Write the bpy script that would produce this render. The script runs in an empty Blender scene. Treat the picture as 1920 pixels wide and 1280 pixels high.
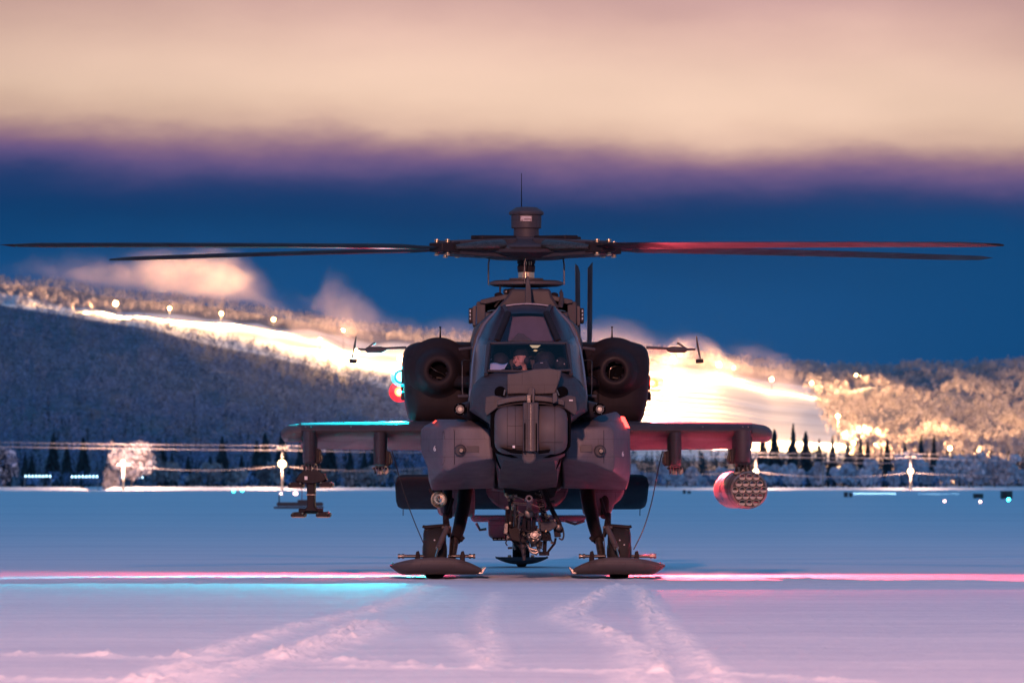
import bpy, bmesh, math, random
import numpy as np
from mathutils import Vector, Matrix, Euler, noise as mnoise

# ------------------------------------------------------------------ camera
scene = bpy.context.scene
F = 13260.0            # focal length in photo pixels (photo is 1920 wide)
D = 78.0               # camera to main wheels
CH = 1.05              # camera height
cam = bpy.data.cameras.new("camera")
camo = bpy.data.objects.new("camera", cam)
scene.collection.objects.link(camo)
scene.camera = camo
camo.location = (0, -D, CH)
camo.rotation_euler = (math.radians(90), 0, 0)
cam.sensor_width = 36.0
cam.lens = F/1920*36.0
cam.shift_y = 265/1920
cam.clip_start = 0.5
cam.clip_end = 20000
cam.dof.use_dof = True
cam.dof.focus_distance = 75.5
cam.dof.aperture_fstop = 7.8
scene.view_settings.view_transform = 'Standard'
scene.view_settings.look = 'None'
scene.view_settings.exposure = 0
scene.view_settings.gamma = 1
scene.render.resolution_x = 1024
scene.render.resolution_y = 682
scene.cycles.max_bounces = 8
scene.cycles.transparent_max_bounces = 24
scene.cycles.volume_bounces = 1
scene.cycles.volume_step_rate = 1.0
scene.cycles.volume_max_steps = 96
scene.cycles.sample_clamp_indirect = 6
scene.cycles.caustics_reflective = False
scene.cycles.caustics_refractive = False
scene.cycles.use_denoising = True

def s2l(c):
    return tuple(((v/255)/12.92 if v/255 <= 0.04045 else ((v/255+0.055)/1.055)**2.4) for v in c)

# ------------------------------------------------------------------ sky
class NT:
    def __init__(s, tree): s.t = tree; s.n = tree.nodes; s.l = tree.links
    def new(s, kind, **kw):
        n = s.n.new(kind)
        for k, v in kw.items():
            if k.startswith('i_'): n.inputs[k[2:].replace('_', ' ')].default_value = v
            else: setattr(n, k, v)
        return n
    def link(s, a, b): s.l.new(a, b)
    def math(s, op, a, b=None, clamp=False):
        n = s.n.new('ShaderNodeMath'); n.operation = op; n.use_clamp = clamp
        for i, v in enumerate((a, b)):
            if v is None: continue
            if hasattr(v, 'is_linked'): s.l.new(v, n.inputs[i])
            else: n.inputs[i].default_value = v
        return n.outputs[0]
    def ramp(s, fac, stops, interp='LINEAR'):
        n = s.n.new('ShaderNodeValToRGB'); cr = n.color_ramp; cr.interpolation = interp
        while len(cr.elements) > 1: cr.elements.remove(cr.elements[-1])
        for i, (p, c) in enumerate(stops):
            e = cr.elements[0] if i == 0 else cr.elements.new(p)
            e.position = p; e.color = (c[0], c[1], c[2], 1) if len(c) == 3 else c
        s.l.new(fac, n.inputs[0]); return n.outputs[0]
    def maprange(s, v, a, b, c=0., d=1., smooth=False):
        n = s.n.new('ShaderNodeMapRange'); n.clamp = True
        if smooth: n.interpolation_type = 'SMOOTHSTEP'
        s.l.new(v, n.inputs['Value'])
        for k, x in zip(('From Min', 'From Max', 'To Min', 'To Max'), (a, b, c, d)): n.inputs[k].default_value = x
        return n.outputs[0]
    def noise(s, vec, scale, detail=4, rough=0.5, dist=0.):
        n = s.n.new('ShaderNodeTexNoise')
        if vec is not None: s.l.new(vec, n.inputs['Vector'])
        n.inputs['Scale'].default_value = scale; n.inputs['Detail'].default_value = detail
        n.inputs['Roughness'].default_value = rough; n.inputs['Distortion'].default_value = dist
        return n.outputs['Fac']
    def mapping(s, vec, scale=(1, 1, 1), loc=(0, 0, 0)):
        n = s.n.new('ShaderNodeMapping'); s.l.new(vec, n.inputs[0])
        n.inputs['Scale'].default_value = scale; n.inputs['Location'].default_value = loc
        return n.outputs[0]
    def mix(s, fac, a, b, blend='MIX'):
        n = s.n.new('ShaderNodeMix'); n.data_type = 'RGBA'; n.blend_type = blend
        for i, v in ((0, fac), (6, a), (7, b)):
            if hasattr(v, 'is_linked'): s.l.new(v, n.inputs[i])
            else: n.inputs[i].default_value = v if i == 0 else (*v[:3], 1)
        return n.outputs[2]

world = bpy.data.worlds.new("World")
scene.world = world
world.use_nodes = True
w = NT(world.node_tree)
w.n.clear()
tc = w.new('ShaderNodeTexCoord')
sep = w.new('ShaderNodeSeparateXYZ'); w.link(tc.outputs['Generated'], sep.inputs[0])
z = sep.outputs['Z']; x = sep.outputs['X']
vec = w.mapping(tc.outputs['Generated'], scale=(26, 26, 95))
n1 = w.noise(vec, 1.0, 5, 0.55)
vec2 = w.mapping(tc.outputs['Generated'], scale=(70, 70, 160), loc=(3.1, 0.7, 0))
n2 = w.noise(vec2, 1.0, 4, 0.6)
# elevation pushed up and down by the ragged edge of the cloud deck
def zz(py): return (905-py)/F
off = w.math('ADD', w.math('MULTIPLY', w.math('SUBTRACT', n1, 0.5), 0.0070), w.math('MULTIPLY', w.math('SUBTRACT', n2, 0.5), 0.0022))
slope = w.math('MULTIPLY', x, 0.035)
ez = w.math('ADD', w.math('ADD', z, off), slope)
fac = w.maprange(ez, 0.0, 0.08)
def P_(py): return zz(py)/0.08
cl = w.ramp(fac, [
    (0.00, s2l((30, 84, 146))),
    (P_(700), s2l((10, 76, 130))),
    (P_(600), s2l((10, 76, 132))),
    (P_(520), s2l((10, 74, 128))),
    (P_(440), s2l((3, 60, 108))),
    (P_(390), s2l((8, 56, 106))),
    (P_(355), s2l((42, 62, 112))),
    (P_(325), s2l((94, 82, 130))),
    (P_(298), s2l((128, 98, 134))),
    (P_(272), s2l((172, 134, 142))),
    (P_(245), s2l((230, 190, 168))),
    (P_(190), s2l((255, 218, 192))),
    (P_(100), s2l((248, 207, 187))),
    (P_(0), s2l((216, 172, 164))),
    (P_(-120), s2l((180, 140, 150))),
], 'B_SPLINE')
# soft mottling of the lit cloud, darker to the sides
n3 = w.noise(w.mapping(tc.outputs['Generated'], scale=(14, 14, 40), loc=(0.4, 2, 5)), 1.0, 3, 0.5)
mott = w.maprange(n3, 0.3, 0.7, 0.86, 1.08)
ax = w.math('ABSOLUTE', w.math('SUBTRACT', x, 0.012))
side = w.maprange(ax, 0.02, 0.1, 1.0, 0.72, True)
lowmask = w.maprange(ez, zz(330), zz(230), 0, 1, True)
mm = w.math('MULTIPLY', mott, side)
mmf = w.math('ADD', w.math('MULTIPLY', w.math('SUBTRACT', mm, 1.0), lowmask), 1.0)
comb = w.new('ShaderNodeCombineColor')
for i, k in enumerate((1.0, 1.0, 1.0)):
    w.link(mmf, comb.inputs[i])
c_low = w.mix(1.0, cl, comb.outputs[0], 'MULTIPLY')
# the blue band is bluer towards the right
rb = w.maprange(x, 0.015, 0.075, 0, 1, True)
bmask = w.math('MULTIPLY', rb, w.maprange(ez, zz(330), zz(420), 0, 1, True))
c_low = w.mix(w.math('MULTIPLY', bmask, 0.85), c_low, s2l((2, 70, 122)))
SKY_UP = (0.058, 0.215, 0.46)
up = w.maprange(z, 0.085, 0.22, 0, 1, True)
c_all = w.mix(up, c_low, SKY_UP)
sky = w.new('ShaderNodeTexSky'); sky.sky_type = 'NISHITA'; sky.sun_disc = False
sky.sun_elevation = math.radians(-3.5); sky.sun_rotation = math.radians(40)
bg1 = w.new('ShaderNodeBackground'); w.link(c_all, bg1.inputs[0]); bg1.inputs[1].default_value = 1.0
bg2 = w.new('ShaderNodeBackground'); w.link(sky.outputs[0], bg2.inputs[0]); bg2.inputs[1].default_value = 0.01
add = w.new('ShaderNodeAddShader'); w.link(bg1.outputs[0], add.inputs[0]); w.link(bg2.outputs[0], add.inputs[1])
out = w.new('ShaderNodeOutputWorld'); w.link(add.outputs[0], out.inputs[0])
world.cycles.sampling_method = 'MANUAL'; world.cycles.sample_map_resolution = 512

# ------------------------------------------------------------------ the flood of apron light behind the camera
sun = bpy.data.lights.new("apron_floodlight", 'SPOT')
sun.energy = 440000
sun.color = (1.0, 0.43, 0.34)
sun.spot_size = math.radians(95); sun.spot_blend = 0.6
sun.shadow_soft_size = 1.2
so = bpy.data.objects.new("apron_floodlight", sun); scene.collection.objects.link(so)
so.location = (-8, -D-30, 28)
so.rotation_euler = (math.radians(76), 0, math.radians(-4))

# ------------------------------------------------------------------ helpers
COL = scene.collection
def setp(o, label=None, cat=None, group=None, kind=None):
    if label: o['label'] = label
    if cat: o['category'] = cat
    if group: o['group'] = group
    if kind: o['kind'] = kind
    return o
def empty(name, loc=(0, 0, 0), rz=0.0, label=None, cat=None, group=None):
    o = bpy.data.objects.new(name, None); COL.objects.link(o)
    o.location = loc; o.rotation_euler = (0, 0, rz); o.empty_display_size = 0.2
    return setp(o, label, cat, group)
def link_mesh(name, me, mat=None, parent=None, loc=None):
    o = bpy.data.objects.new(name, me); COL.objects.link(o)
    if mat: me.materials.append(mat)
    if parent: o.parent = parent
    if loc is not None: o.location = loc
    return o
def fast_mesh(name, verts, quads):
    me = bpy.data.meshes.new(name)
    verts = np.asarray(verts, np.float32); quads = np.asarray(quads, np.int32)
    k = quads.shape[1]
    me.vertices.add(len(verts)); me.vertices.foreach_set('co', verts.ravel())
    me.loops.add(quads.size); me.loops.foreach_set('vertex_index', quads.ravel())
    me.polygons.add(len(quads)); me.polygons.foreach_set('loop_start', np.arange(0, quads.size, k, dtype=np.int32))
    me.update(calc_edges=True)
    return me

def Wp(px, py, d):      # photo pixel at distance d in front of the camera -> world
    return Vector(((px-960)*d/F, d-D, CH+(905-py)*d/F))

# ------------------------------------------------------------------ materials
def new_mat(name):
    m = bpy.data.materials.new(name); m.use_nodes = True
    t = NT(m.node_tree); b = t.n['Principled BSDF']
    return m, t, b
def simple(name, col, rough=0.6, metal=0.0, spec=0.5, emit=None, estr=0, bump=0.0, bscale=40, var=0.0):
    m, t, b = new_mat(name)
    b.inputs['Base Color'].default_value = (*col, 1)
    b.inputs['Roughness'].default_value = rough; b.inputs['Metallic'].default_value = metal
    b.inputs['Specular IOR Level'].default_value = spec
    co = t.new('ShaderNodeTexCoord').outputs['Object']
    if emit:
        b.inputs['Emission Color'].default_value = (*emit, 1); b.inputs['Emission Strength'].default_value = estr
    nz = t.noise(co, bscale, 5, 0.6)
    if var:
        f = t.maprange(nz, 0.3, 0.7, 1-var, 1+var)
        cc = t.new('ShaderNodeCombineColor')
        for i in range(3): t.link(f, cc.inputs[i])
        t.link(t.mix(1.0, col, cc.outputs[0], 'MULTIPLY'), b.inputs['Base Color'])
    if bump:
        bn = t.new('ShaderNodeBump'); bn.inputs['Strength'].default_value = bump; bn.inputs['Distance'].default_value = 0.02
        t.link(nz, bn.inputs['Height']); t.link(bn.outputs[0], b.inputs['Normal'])
    return m

def snow_mat():
    m, t, b = new_mat('snow')
    geo = t.new('ShaderNodeNewGeometry').outputs['Position']
    # long wind streaks across the field and a fine grain
    st = t.noise(t.mapping(geo, scale=(0.02, 0.22, 0.2)), 1.0, 6, 0.62)
    st2 = t.noise(t.mapping(geo, scale=(0.25, 1.3, 1)), 1.0, 5, 0.6)
    gr = t.noise(geo, 38.0, 3, 0.7)
    gr2 = t.noise(geo, 5.0, 5, 0.7)
    st0 = t.noise(t.mapping(geo, scale=(0.006, 0.035, 0.1)), 1.0, 5, 0.6)
    v = t.math('ADD', t.math('MULTIPLY', t.math('ADD', t.math('MULTIPLY', st, 0.5), t.math('MULTIPLY', st0, 0.5)), 0.65), t.math('MULTIPLY', st2, 0.35))
    c = t.ramp(v, [(0.36, (0.60, 0.65, 0.72)), (0.5, (0.74, 0.77, 0.81)), (0.64, (0.86, 0.87, 0.89))])
    la = t.new('ShaderNodeAttribute'); la.attribute_name = 'loose'      # freshly churned snow is whiter than the crust
    c = t.mix(la.outputs['Fac'], c, (0.95, 0.94, 0.92))
    # packed, slightly icier wheel and ski lanes are modelled; loose crumbs are brighter
    t.link(c, b.inputs['Base Color'])
    b.inputs['Roughness'].default_value = 0.75
    b.inputs['Specular IOR Level'].default_value = 0.25
    b.inputs['Subsurface Weight'].default_value = 0.0
    h = t.math('ADD', t.math('MULTIPLY', gr, 0.009), t.math('MULTIPLY', gr2, 0.016))
    h = t.math('ADD', h, t.math('MULTIPLY', st2, 0.05))
    bn = t.new('ShaderNodeBump'); bn.inputs['Strength'].default_value = 0.55; bn.inputs['Distance'].default_value = 1.0
    t.link(h, bn.inputs['Height']); t.link(bn.outputs[0], b.inputs['Normal'])
    return m
M_SNOW = snow_mat()
M_HILL, t_, b_h = new_mat('hill_snow')      # groomed run is white snow, the forest floor is twig litter darkened for tree shade
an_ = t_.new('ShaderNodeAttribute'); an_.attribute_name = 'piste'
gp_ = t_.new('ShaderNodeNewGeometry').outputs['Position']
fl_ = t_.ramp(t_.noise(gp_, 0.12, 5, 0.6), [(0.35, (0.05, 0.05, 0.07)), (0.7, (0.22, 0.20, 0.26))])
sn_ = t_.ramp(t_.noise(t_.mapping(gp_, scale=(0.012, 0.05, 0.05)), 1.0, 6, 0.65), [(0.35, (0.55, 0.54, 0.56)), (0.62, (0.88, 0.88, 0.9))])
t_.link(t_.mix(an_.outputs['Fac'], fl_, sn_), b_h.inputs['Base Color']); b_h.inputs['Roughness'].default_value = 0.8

# ------------------------------------------------------------------ ground sheet
rng = np.random.default_rng(7)
def smooth_noise2(shape, cells, seed):
    r = np.random.default_rng(seed); g = r.random((cells[0]+2, cells[1]+2))
    u = np.linspace(0, cells[0], shape[0]); v = np.linspace(0, cells[1], shape[1])
    i = np.minimum(u.astype(int), cells[0]-1); j = np.minimum(v.astype(int), cells[1]-1)
    fu = (u-i)[:, None]; fv = (v-j)[None, :]; fu = fu*fu*(3-2*fu); fv = fv*fv*(3-2*fv)
    a = g[np.ix_(i, j)]; b_ = g[np.ix_(i+1, j)]; c_ = g[np.ix_(i, j+1)]; d_ = g[np.ix_(i+1, j+1)]
    return (a*(1-fu)+b_*fu)*(1-fv)+(c_*(1-fu)+d_*fu)*fv
def seg_dist(X, Y, pts):
    best = np.full(X.shape, 1e9)
    for (x0, y0), (x1, y1) in zip(pts[:-1], pts[1:]):
        dx, dy = x1-x0, y1-y0; L = dx*dx+dy*dy+1e-9
        t = np.clip(((X-x0)*dx+(Y-y0)*dy)/L, 0, 1)
        best = np.minimum(best, np.hypot(X-(x0+t*dx), Y-(y0+t*dy)))
    return best
def G(px, py):          # photo pixel on flat ground -> world x, y
    d = CH*F/(py-905); return ((px-960)*d/F, d-D)
xs = np.concatenate([-np.geomspace(3000, 7.5, 60), np.arange(-7.4, 7.41, 0.028), np.geomspace(7.5, 3000, 60)])
ys = np.concatenate([-D-np.geomspace(600, 1.0, 20), np.arange(-D, -44, 1.0), np.arange(-44, 2.0, 0.045), np.geomspace(2.2, 3000, 140)])
X, Y = np.meshgrid(xs, ys, indexing='ij')
Z = np.zeros_like(X)
near = (np.abs(X) < 7.45) & (Y > -44.1) & (Y < 2.05)
fine = rng.random(X.shape)
mid = smooth_noise2(X.shape, (220, 420), 3)
low = smooth_noise2(X.shape, (26, 60), 5)
Z += near*((mid-0.5)*0.007+(low-0.5)*0.012+(fine-0.5)*0.0035)
LOOSE = np.zeros_like(X)
tracks = [   # polylines on the ground, width, height of the churned crumbs
    ([G(800, 1100), G(735, 1135), G(560, 1175), G(420, 1215), G(250, 1290)], 0.16, 0.030),
    ([G(690, 1165), G(690, 1190), G(560, 1225), G(400, 1262), G(330, 1292)], 0.20, 0.030),
    ([G(700, 1170), G(640, 1180), G(600, 1208), G(520, 1235)], 0.15, 0.020),
    ([G(1165, 1098), G(1080, 1135), G(1040, 1158), G(1120, 1185), G(1180, 1215), G(1200, 1245), G(1190, 1290)], 0.14, 0.028),
    ([G(1130, 1110), G(1085, 1150), G(1150, 1190), G(1215, 1220)], 0.08, 0.018),
    ([G(1192, 1098), G(1225, 1150), G(1275, 1200), G(1330, 1255), G(1360, 1292)], 0.12, 0.030),
    ([G(1205, 1110), G(1215, 1170), G(1235, 1230), G(1260, 1290)], 0.06, 0.016),
    ([G(0, 1228), G(200, 1231), G(480, 1238), G(620, 1240), G(760, 1247)], 0.16, 0.034),
    ([G(-60, 1272), G(100, 1276), G(300, 1282)], 0.22, 0.040),
    ([G(620, 1250), G(900, 1254), G(1200, 1262), G(1420, 1268), G(1600, 1280)], 0.15, 0.032),
    ([G(930, 1110), G(905, 1160), G(925, 1215), G(905, 1250)], 0.10, 0.012),
    ([G(850, 1190), G(880, 1225), G(930, 1245)], 0.10, 0.014),
]
crumb = np.clip(smooth_noise2(X.shape, (320, 560), 11)-0.42, 0, 1)*1.9
crumb2 = np.clip(smooth_noise2(X.shape, (110, 200), 12)-0.3, 0, 1)*1.4
fine2 = rng.random(X.shape)
Z += near*(fine2 > 0.9985)*0.012
for pts, wd, hh in tracks:
    dd = seg_dist(X, Y, pts)
    k = np.exp(-(dd/wd)**2)
    Z += near*k*(hh*(0.10+crumb*(0.35+crumb2*0.6)*1.05)+0.026*fine2**3*(0.25+crumb2*0.8))
    LOOSE = np.maximum(LOOSE, near*k*np.clip(0.25+crumb*1.2+0.5*fine2, 0, 1))
    Z -= near*np.exp(-((dd-wd*1.6)/(wd*0.3))**2)*0.004
dl = seg_dist(X, Y, [G(1178, 1090), G(1225, 1180), G(1300, 1285)])
Z -= near*np.exp(-(dl/0.10)**4)*0.012
for (cx, cy) in ((-0.84, -0.2), (1.17, -0.2)):      # a lip of pushed snow round each ski
    dd = np.hypot((X-cx)/0.75, (Y-cy)/1.5)
    Z += near*np.exp(-((dd-1)/0.12)**2)*0.012*(0.4+mid)
# the field swells gently far out
Z += np.where(Y > 400, (np.sin(X/170+1)+np.sin(Y/260))*0.12*np.clip((Y-400)/400, 0, 1)-0.1*np.clip((Y-400)/400, 0, 1), 0)
nx, ny = X.shape
idx = np.arange(nx*ny).reshape(nx, ny)
quads = np.stack([idx[:-1, :-1], idx[1:, :-1], idx[1:, 1:], idx[:-1, 1:]], -1).reshape(-1, 4)
me = fast_mesh('ground', np.stack([X, Y, Z], -1).reshape(-1, 3), quads)
me.polygons.foreach_set('use_smooth', np.ones(len(me.polygons), bool))
at_ = me.attributes.new('loose', 'FLOAT', 'POINT'); at_.data.foreach_set('value', LOOSE.astype(np.float32).ravel())
ground = link_mesh('snow_ground', me, M_SNOW); setp(ground, kind='structure')

# a low plowed berm of snow along the far edge of the field
def berm(name, pxa, pxb, d, h, wd=3.0, seed=1):
    rr = np.random.default_rng(seed)
    n = 240; u = np.linspace((pxa-960)*d/F, (pxb-960)*d/F, n); prof = [(-wd, 0), (-wd*0.6, .6), (-wd*.3, .95), (0, 1), (wd*.4, .8), (wd, -0.2)]
    vs = []
    hn = 0.8+0.35*np.convolve(rr.random(n+8), np.ones(9)/9, 'valid')
    hn *= np.clip(np.minimum(np.arange(n), n-1-np.arange(n))/8, 0.0, 1)
    for i in range(n):
        for (py_, pz_) in prof: vs.append((u[i], d-D+py_+rr.normal()*0.1, -0.25+(pz_*h*hn[i]+0.25 if pz_ > 0 else 0)))
    k = len(prof); q = [(i*k+j, (i+1)*k+j, (i+1)*k+j+1, i*k+j+1) for i in range(n-1) for j in range(k-1)]
    o = link_mesh(name, fast_mesh(name, vs, q), M_SNOW); setp(o, kind='structure')
    for p in o.data.polygons: p.use_smooth = True
    return o
berm('snow_bank', -500, 166, 1150, 0.40, seed=2)
berm('snow_bank', 200, 560, 1150, 0.46, seed=3)
berm('snow_bank', 560, 2500, 1150, 0.30, seed=4)

# ------------------------------------------------------------------ hills
Rp = ([-700, 0, 100, 200, 400, 600, 700, 900, 1130, 1300, 1400, 1500, 1600, 1700, 1800, 1920, 2600],
      [520, 531, 539, 554, 575, 606, 620, 640, 656, 671, 684, 694, 698, 695, 692, 686, 670])
Sp = ([-700, 0, 100, 200, 300, 400, 500, 600, 700, 760, 830, 900, 1000, 1100, 2600],
      [548, 572, 588, 603, 622, 648, 668, 694, 722, 742, 790, 825, 850, 858, 860])
Wpf = ([-700, 0, 100, 200, 300, 400, 500, 600, 700, 900, 1200, 1350, 1440, 1500, 1560, 1700, 2600],
       [540, 561, 573, 585, 595, 606, 617, 631, 652, 675, 688, 700, 722, 728, 738, 745, 745])
def interp(tb, v): return np.interp(v, tb[0], tb[1])
def ds(px): return np.interp(px, [650, 1050], [3300, 2500])
def ep(px): return np.interp(px, [1480, 1700], [3870, 4400])
def hill_py(px, d):
    a, b_, c_, e = 1850.0, ds(px), 3650.0, ep(px)
    S, W_, R = interp(Sp, px), interp(Wpf, px), interp(Rp, px)
    base = 905+CH*F/1850
    t1 = np.clip((d-a)/(b_-a), 0, 1); t1 = t1**1.15
    t2 = np.clip((d-b_)/(c_-b_), 0, 1)
    t3 = np.clip((d-c_)/(e-c_), 0, 1); t3 = t3**0.8
    p = base+(S-base)*t1+(W_-S)*t2+(R-W_)*t3
    return p
def hill_z(px, d):
    z_ = CH+(905-hill_py(px, d))*d/F
    back = np.clip((d-ep(px)-30)/1100, 0, 1)
    return z_*(1-0.75*back*back)
pxs = np.arange(-1400, 3400, 12.0); dsn = np.concatenate([np.arange(1800, 4500, 25.0), np.arange(4500, 5200, 80.0)])
PX, DD = np.meshgrid(pxs, dsn, indexing='ij')
HZ = hill_z(PX, DD)
lum = smooth_noise2(PX.shape, (60, 26), 21)+0.5*smooth_noise2(PX.shape, (150, 60), 22)
amp = np.clip((DD-1850)/500, 0, 1)*(1-0.85*np.exp(-((DD-ep(PX))/150)**2))*(1-0.85*np.exp(-((DD-ds(PX))/150)**2))
gully = np.sin(PX/26.0+DD/210.0+3*lum)*np.clip((PX-1560)/100, 0, 1)
amp *= 1-0.96*np.clip((PX-850)/150, 0, 1)*np.clip((1640-PX)/60, 0, 1)
HZ = HZ+amp*((lum-0.75)*5.0+gully*2.6)
hv = np.stack([(PX-960)*DD/F, DD-D, HZ-0.3], -1).reshape(-1, 3)
hn_, hm_ = PX.shape; idx = np.arange(hn_*hm_).reshape(hn_, hm_)
hq = np.stack([idx[:-1, :-1], idx[1:, :-1], idx[1:, 1:], idx[:-1, 1:]], -1).reshape(-1, 4)
me = fast_mesh('hill', hv, hq); me.polygons.foreach_set('use_smooth', np.ones(len(me.polygons), bool))
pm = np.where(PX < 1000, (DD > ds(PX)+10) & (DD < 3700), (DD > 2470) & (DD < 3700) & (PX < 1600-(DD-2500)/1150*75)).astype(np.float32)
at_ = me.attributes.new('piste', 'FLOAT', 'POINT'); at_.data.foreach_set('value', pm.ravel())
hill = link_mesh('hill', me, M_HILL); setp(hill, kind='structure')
def hz_at(px, d):        # height of the hill mesh
    i = np.clip((px-pxs[0])/12.0, 0, len(pxs)-1.001); j = np.clip(np.interp(d, dsn, np.arange(len(dsn))), 0, len(dsn)-1.001)
    i0 = np.floor(i).astype(int); j0 = np.floor(j).astype(int); fi = i-i0; fj = j-j0
    return (HZ[i0, j0]*(1-fi)+HZ[i0+1, j0]*fi)*(1-fj)+(HZ[i0, j0+1]*(1-fi)+HZ[i0+1, j0+1]*fi)*fj-0.3

# ------------------------------------------------------------------ trees
def leaf_mat(name, c1, c2, trans=0.15):
    m, t, b = new_mat(name)
    oi = t.new('ShaderNodeNewGeometry')
    r = oi.outputs['Random Per Island']
    nz = t.noise(oi.outputs['Position'], 0.22, 3, 0.6)
    f = t.math('ADD', t.math('MULTIPLY', r, 0.40), t.maprange(nz, 0.36, 0.64, 0.0, 0.62))
    t.link(t.ramp(f, [(0.1, c1), (0.95, c2)]), b.inputs['Base Color'])
    b.inputs['Roughness'].default_value = 0.8; b.inputs['Specular IOR Level'].default_value = 0.15
    return m
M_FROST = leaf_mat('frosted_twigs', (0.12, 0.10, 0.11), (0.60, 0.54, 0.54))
M_FROST_D = leaf_mat('frosted_forest_unlit', (0.022, 0.036, 0.066), (0.42, 0.55, 0.86))  # haze and missing lamplight put into the colour: darker, bluer frost
M_FROST_R = leaf_mat('frosted_crowns_lit', (0.22, 0.18, 0.20), (0.85, 0.76, 0.78))  # paler frost: lamplight on the crowns put into the colour
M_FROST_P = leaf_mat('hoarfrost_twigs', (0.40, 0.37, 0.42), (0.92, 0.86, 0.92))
M_SPRUCE = leaf_mat('spruce_needles', (0.015, 0.03, 0.03), (0.07, 0.09, 0.10))
M_BARK = simple('bark', (0.12, 0.10, 0.09), 0.9, bump=0.3)

def tree_cards(r, kind, h, wd, n):
    """leaf clumps as small tilted quads -> (n*4,3) verts"""
    if kind == 'spruce':
        t = r.random(n)**0.75
        th0 = r.random(n)*2*np.pi; lay = 0.72+0.28*np.sin(t*34+1.5*np.sin(th0)+2*np.sin(2*th0))
        rad = wd*0.5*(1-t)**0.85*lay*(0.35+0.65*np.sqrt(r.random(n)))+0.02*wd
        zc = h*(0.06+0.94*t)
        size = wd*(0.20-0.11*t)*(0.7+0.6*r.random(n))
    else:
        u = r.normal(size=(n, 3)); u /= np.linalg.norm(u, axis=1)[:, None]
        q = r.random(n)**0.42
        # several lobes make the outline uneven
        lob = np.array([[0, 0, .0], [.28, .1, .12], [-.3, -.1, .05], [.12, -.2, .33], [-.12, .2, .38], [.05, 0, -.28]])
        lob = lob+r.normal(size=lob.shape)*0.075*np.array([[0.6], [1], [1], [1.2], [1.2], [1]])
        k = r.integers(0, len(lob), n)
        sc = np.array([.55, .32, .34, .28, .26, .32])[k]
        p = lob[k]+u*(q*sc)[:, None]
        rad = None
        pos = np.stack([p[:, 0]*wd*0.85, p[:, 1]*wd*0.85, h*(0.56+0.60*p[:, 2])], -1)
        pos[:, 2] = np.clip(pos[:, 2], 0.05*h, h)
        size = wd*0.10*(0.6+0.9*r.random(n))
    if rad is not None:
        th = r.random(n)*2*np.pi
        pos = np.stack([np.cos(th)*rad, np.sin(th)*rad, zc], -1)
    a = r.normal(size=(n, 3)); a /= np.linalg.norm(a, axis=1)[:, None]
    b_ = r.normal(size=(n, 3)); b_ -= a*np.sum(a*b_, 1)[:, None]; b_ /= np.linalg.norm(b_, axis=1)[:, None]
    if kind == 'spruce':
        th = np.arctan2(pos[:, 1], pos[:, 0]); a = np.stack([np.cos(th), np.sin(th), -0.45+0*th], -1)
        b_ = np.stack([-np.sin(th), np.cos(th), r.normal(size=n)*.5], -1)
    s = size[:, None]*0.5
    e1 = 1.0 if kind != 'spruce' else 1.5
    vs = np.stack([pos-a*s*e1-b_*s*.7, pos+a*s*e1*.6-b_*s, pos+a*s*e1+b_*s*.6, pos-a*s*.5*e1+b_*s], 1)
    return vs.reshape(-1, 3)

def forest(name, mat, spots, kind, hmin, hmax, wr, n, seed):
    r = np.random.default_rng(seed)
    vs = []
    protos = [tree_cards(r, kind, 1.0, wr, n) for _ in range(8)]
    N = len(spots)
    hs = hmin+(hmax-hmin)*r.random(N); rz = r.random(N)*2*np.pi; pk = r.integers(0, 8, N)
    for i in range(N):
        c, s = math.cos(rz[i]), math.sin(rz[i])
        R_ = np.array([[c, s, 0], [-s, c, 0], [0, 0, 1]])
        vs.append((protos[pk[i]]@R_)*hs[i]+spots[i])
    vs = np.concatenate(vs); q = np.arange(len(vs)).reshape(-1, 4)
    return link_mesh(name, fast_mesh(name, vs, q), mat)
def spots_on_hill(N, px0, px1, dfun, keep, seed):
    r = np.random.default_rng(seed); px = px0+(px1-px0)*r.random(N); u = r.random(N)
    d0, d1 = dfun(px); d = d0+(d1-d0)*u
    k = keep(px, d, r); px, d = px[k], d[k]
    return np.stack([(px-960)*d/F, d-D, hz_at(px, d)-0.2], -1)
one = lambda px, d, r: np.ones(len(px), bool)
# the dark spur on the left
sp = spots_on_hill(11000, -260, 1000, lambda p: (1900+0*p, ds(p)+30), lambda p, d, r: (r.random(len(p)) < 0.35+0.65*np.clip((d-1900)/900, 0, 1)), 31)
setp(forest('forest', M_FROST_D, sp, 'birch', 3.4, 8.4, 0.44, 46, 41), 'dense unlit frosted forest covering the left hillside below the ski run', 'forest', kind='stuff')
sp = spots_on_hill(700, -260, 1000, lambda p: (1900+0*p, 2700+0*p), lambda p, d, r: r.random(len(p)) < np.clip(1.0-(d-1900)/900, 0.05, 1), 32)
setp(forest('conifer_forest', M_SPRUCE, sp, 'spruce', 5, 9, 0.34, 46, 42), 'dark spruces scattered through the foot of the left hillside', 'forest', kind='stuff')
# trees above the lit run on the ridge
def keep_ridge(p, d, r): return (d > 3675+15*r.random(len(p))) & (p < 1590)
sp = spots_on_hill(4200, -260, 1600, lambda p: (3650+0*p, ep(p)+40), keep_ridge, 33)
setp(forest('ridge_forest', M_FROST_R, sp, 'birch', 4.2, 7.2, 0.40, 46, 43), 'frosted trees lit by floodlights along the ridge above the ski run', 'forest', kind='stuff')
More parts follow.
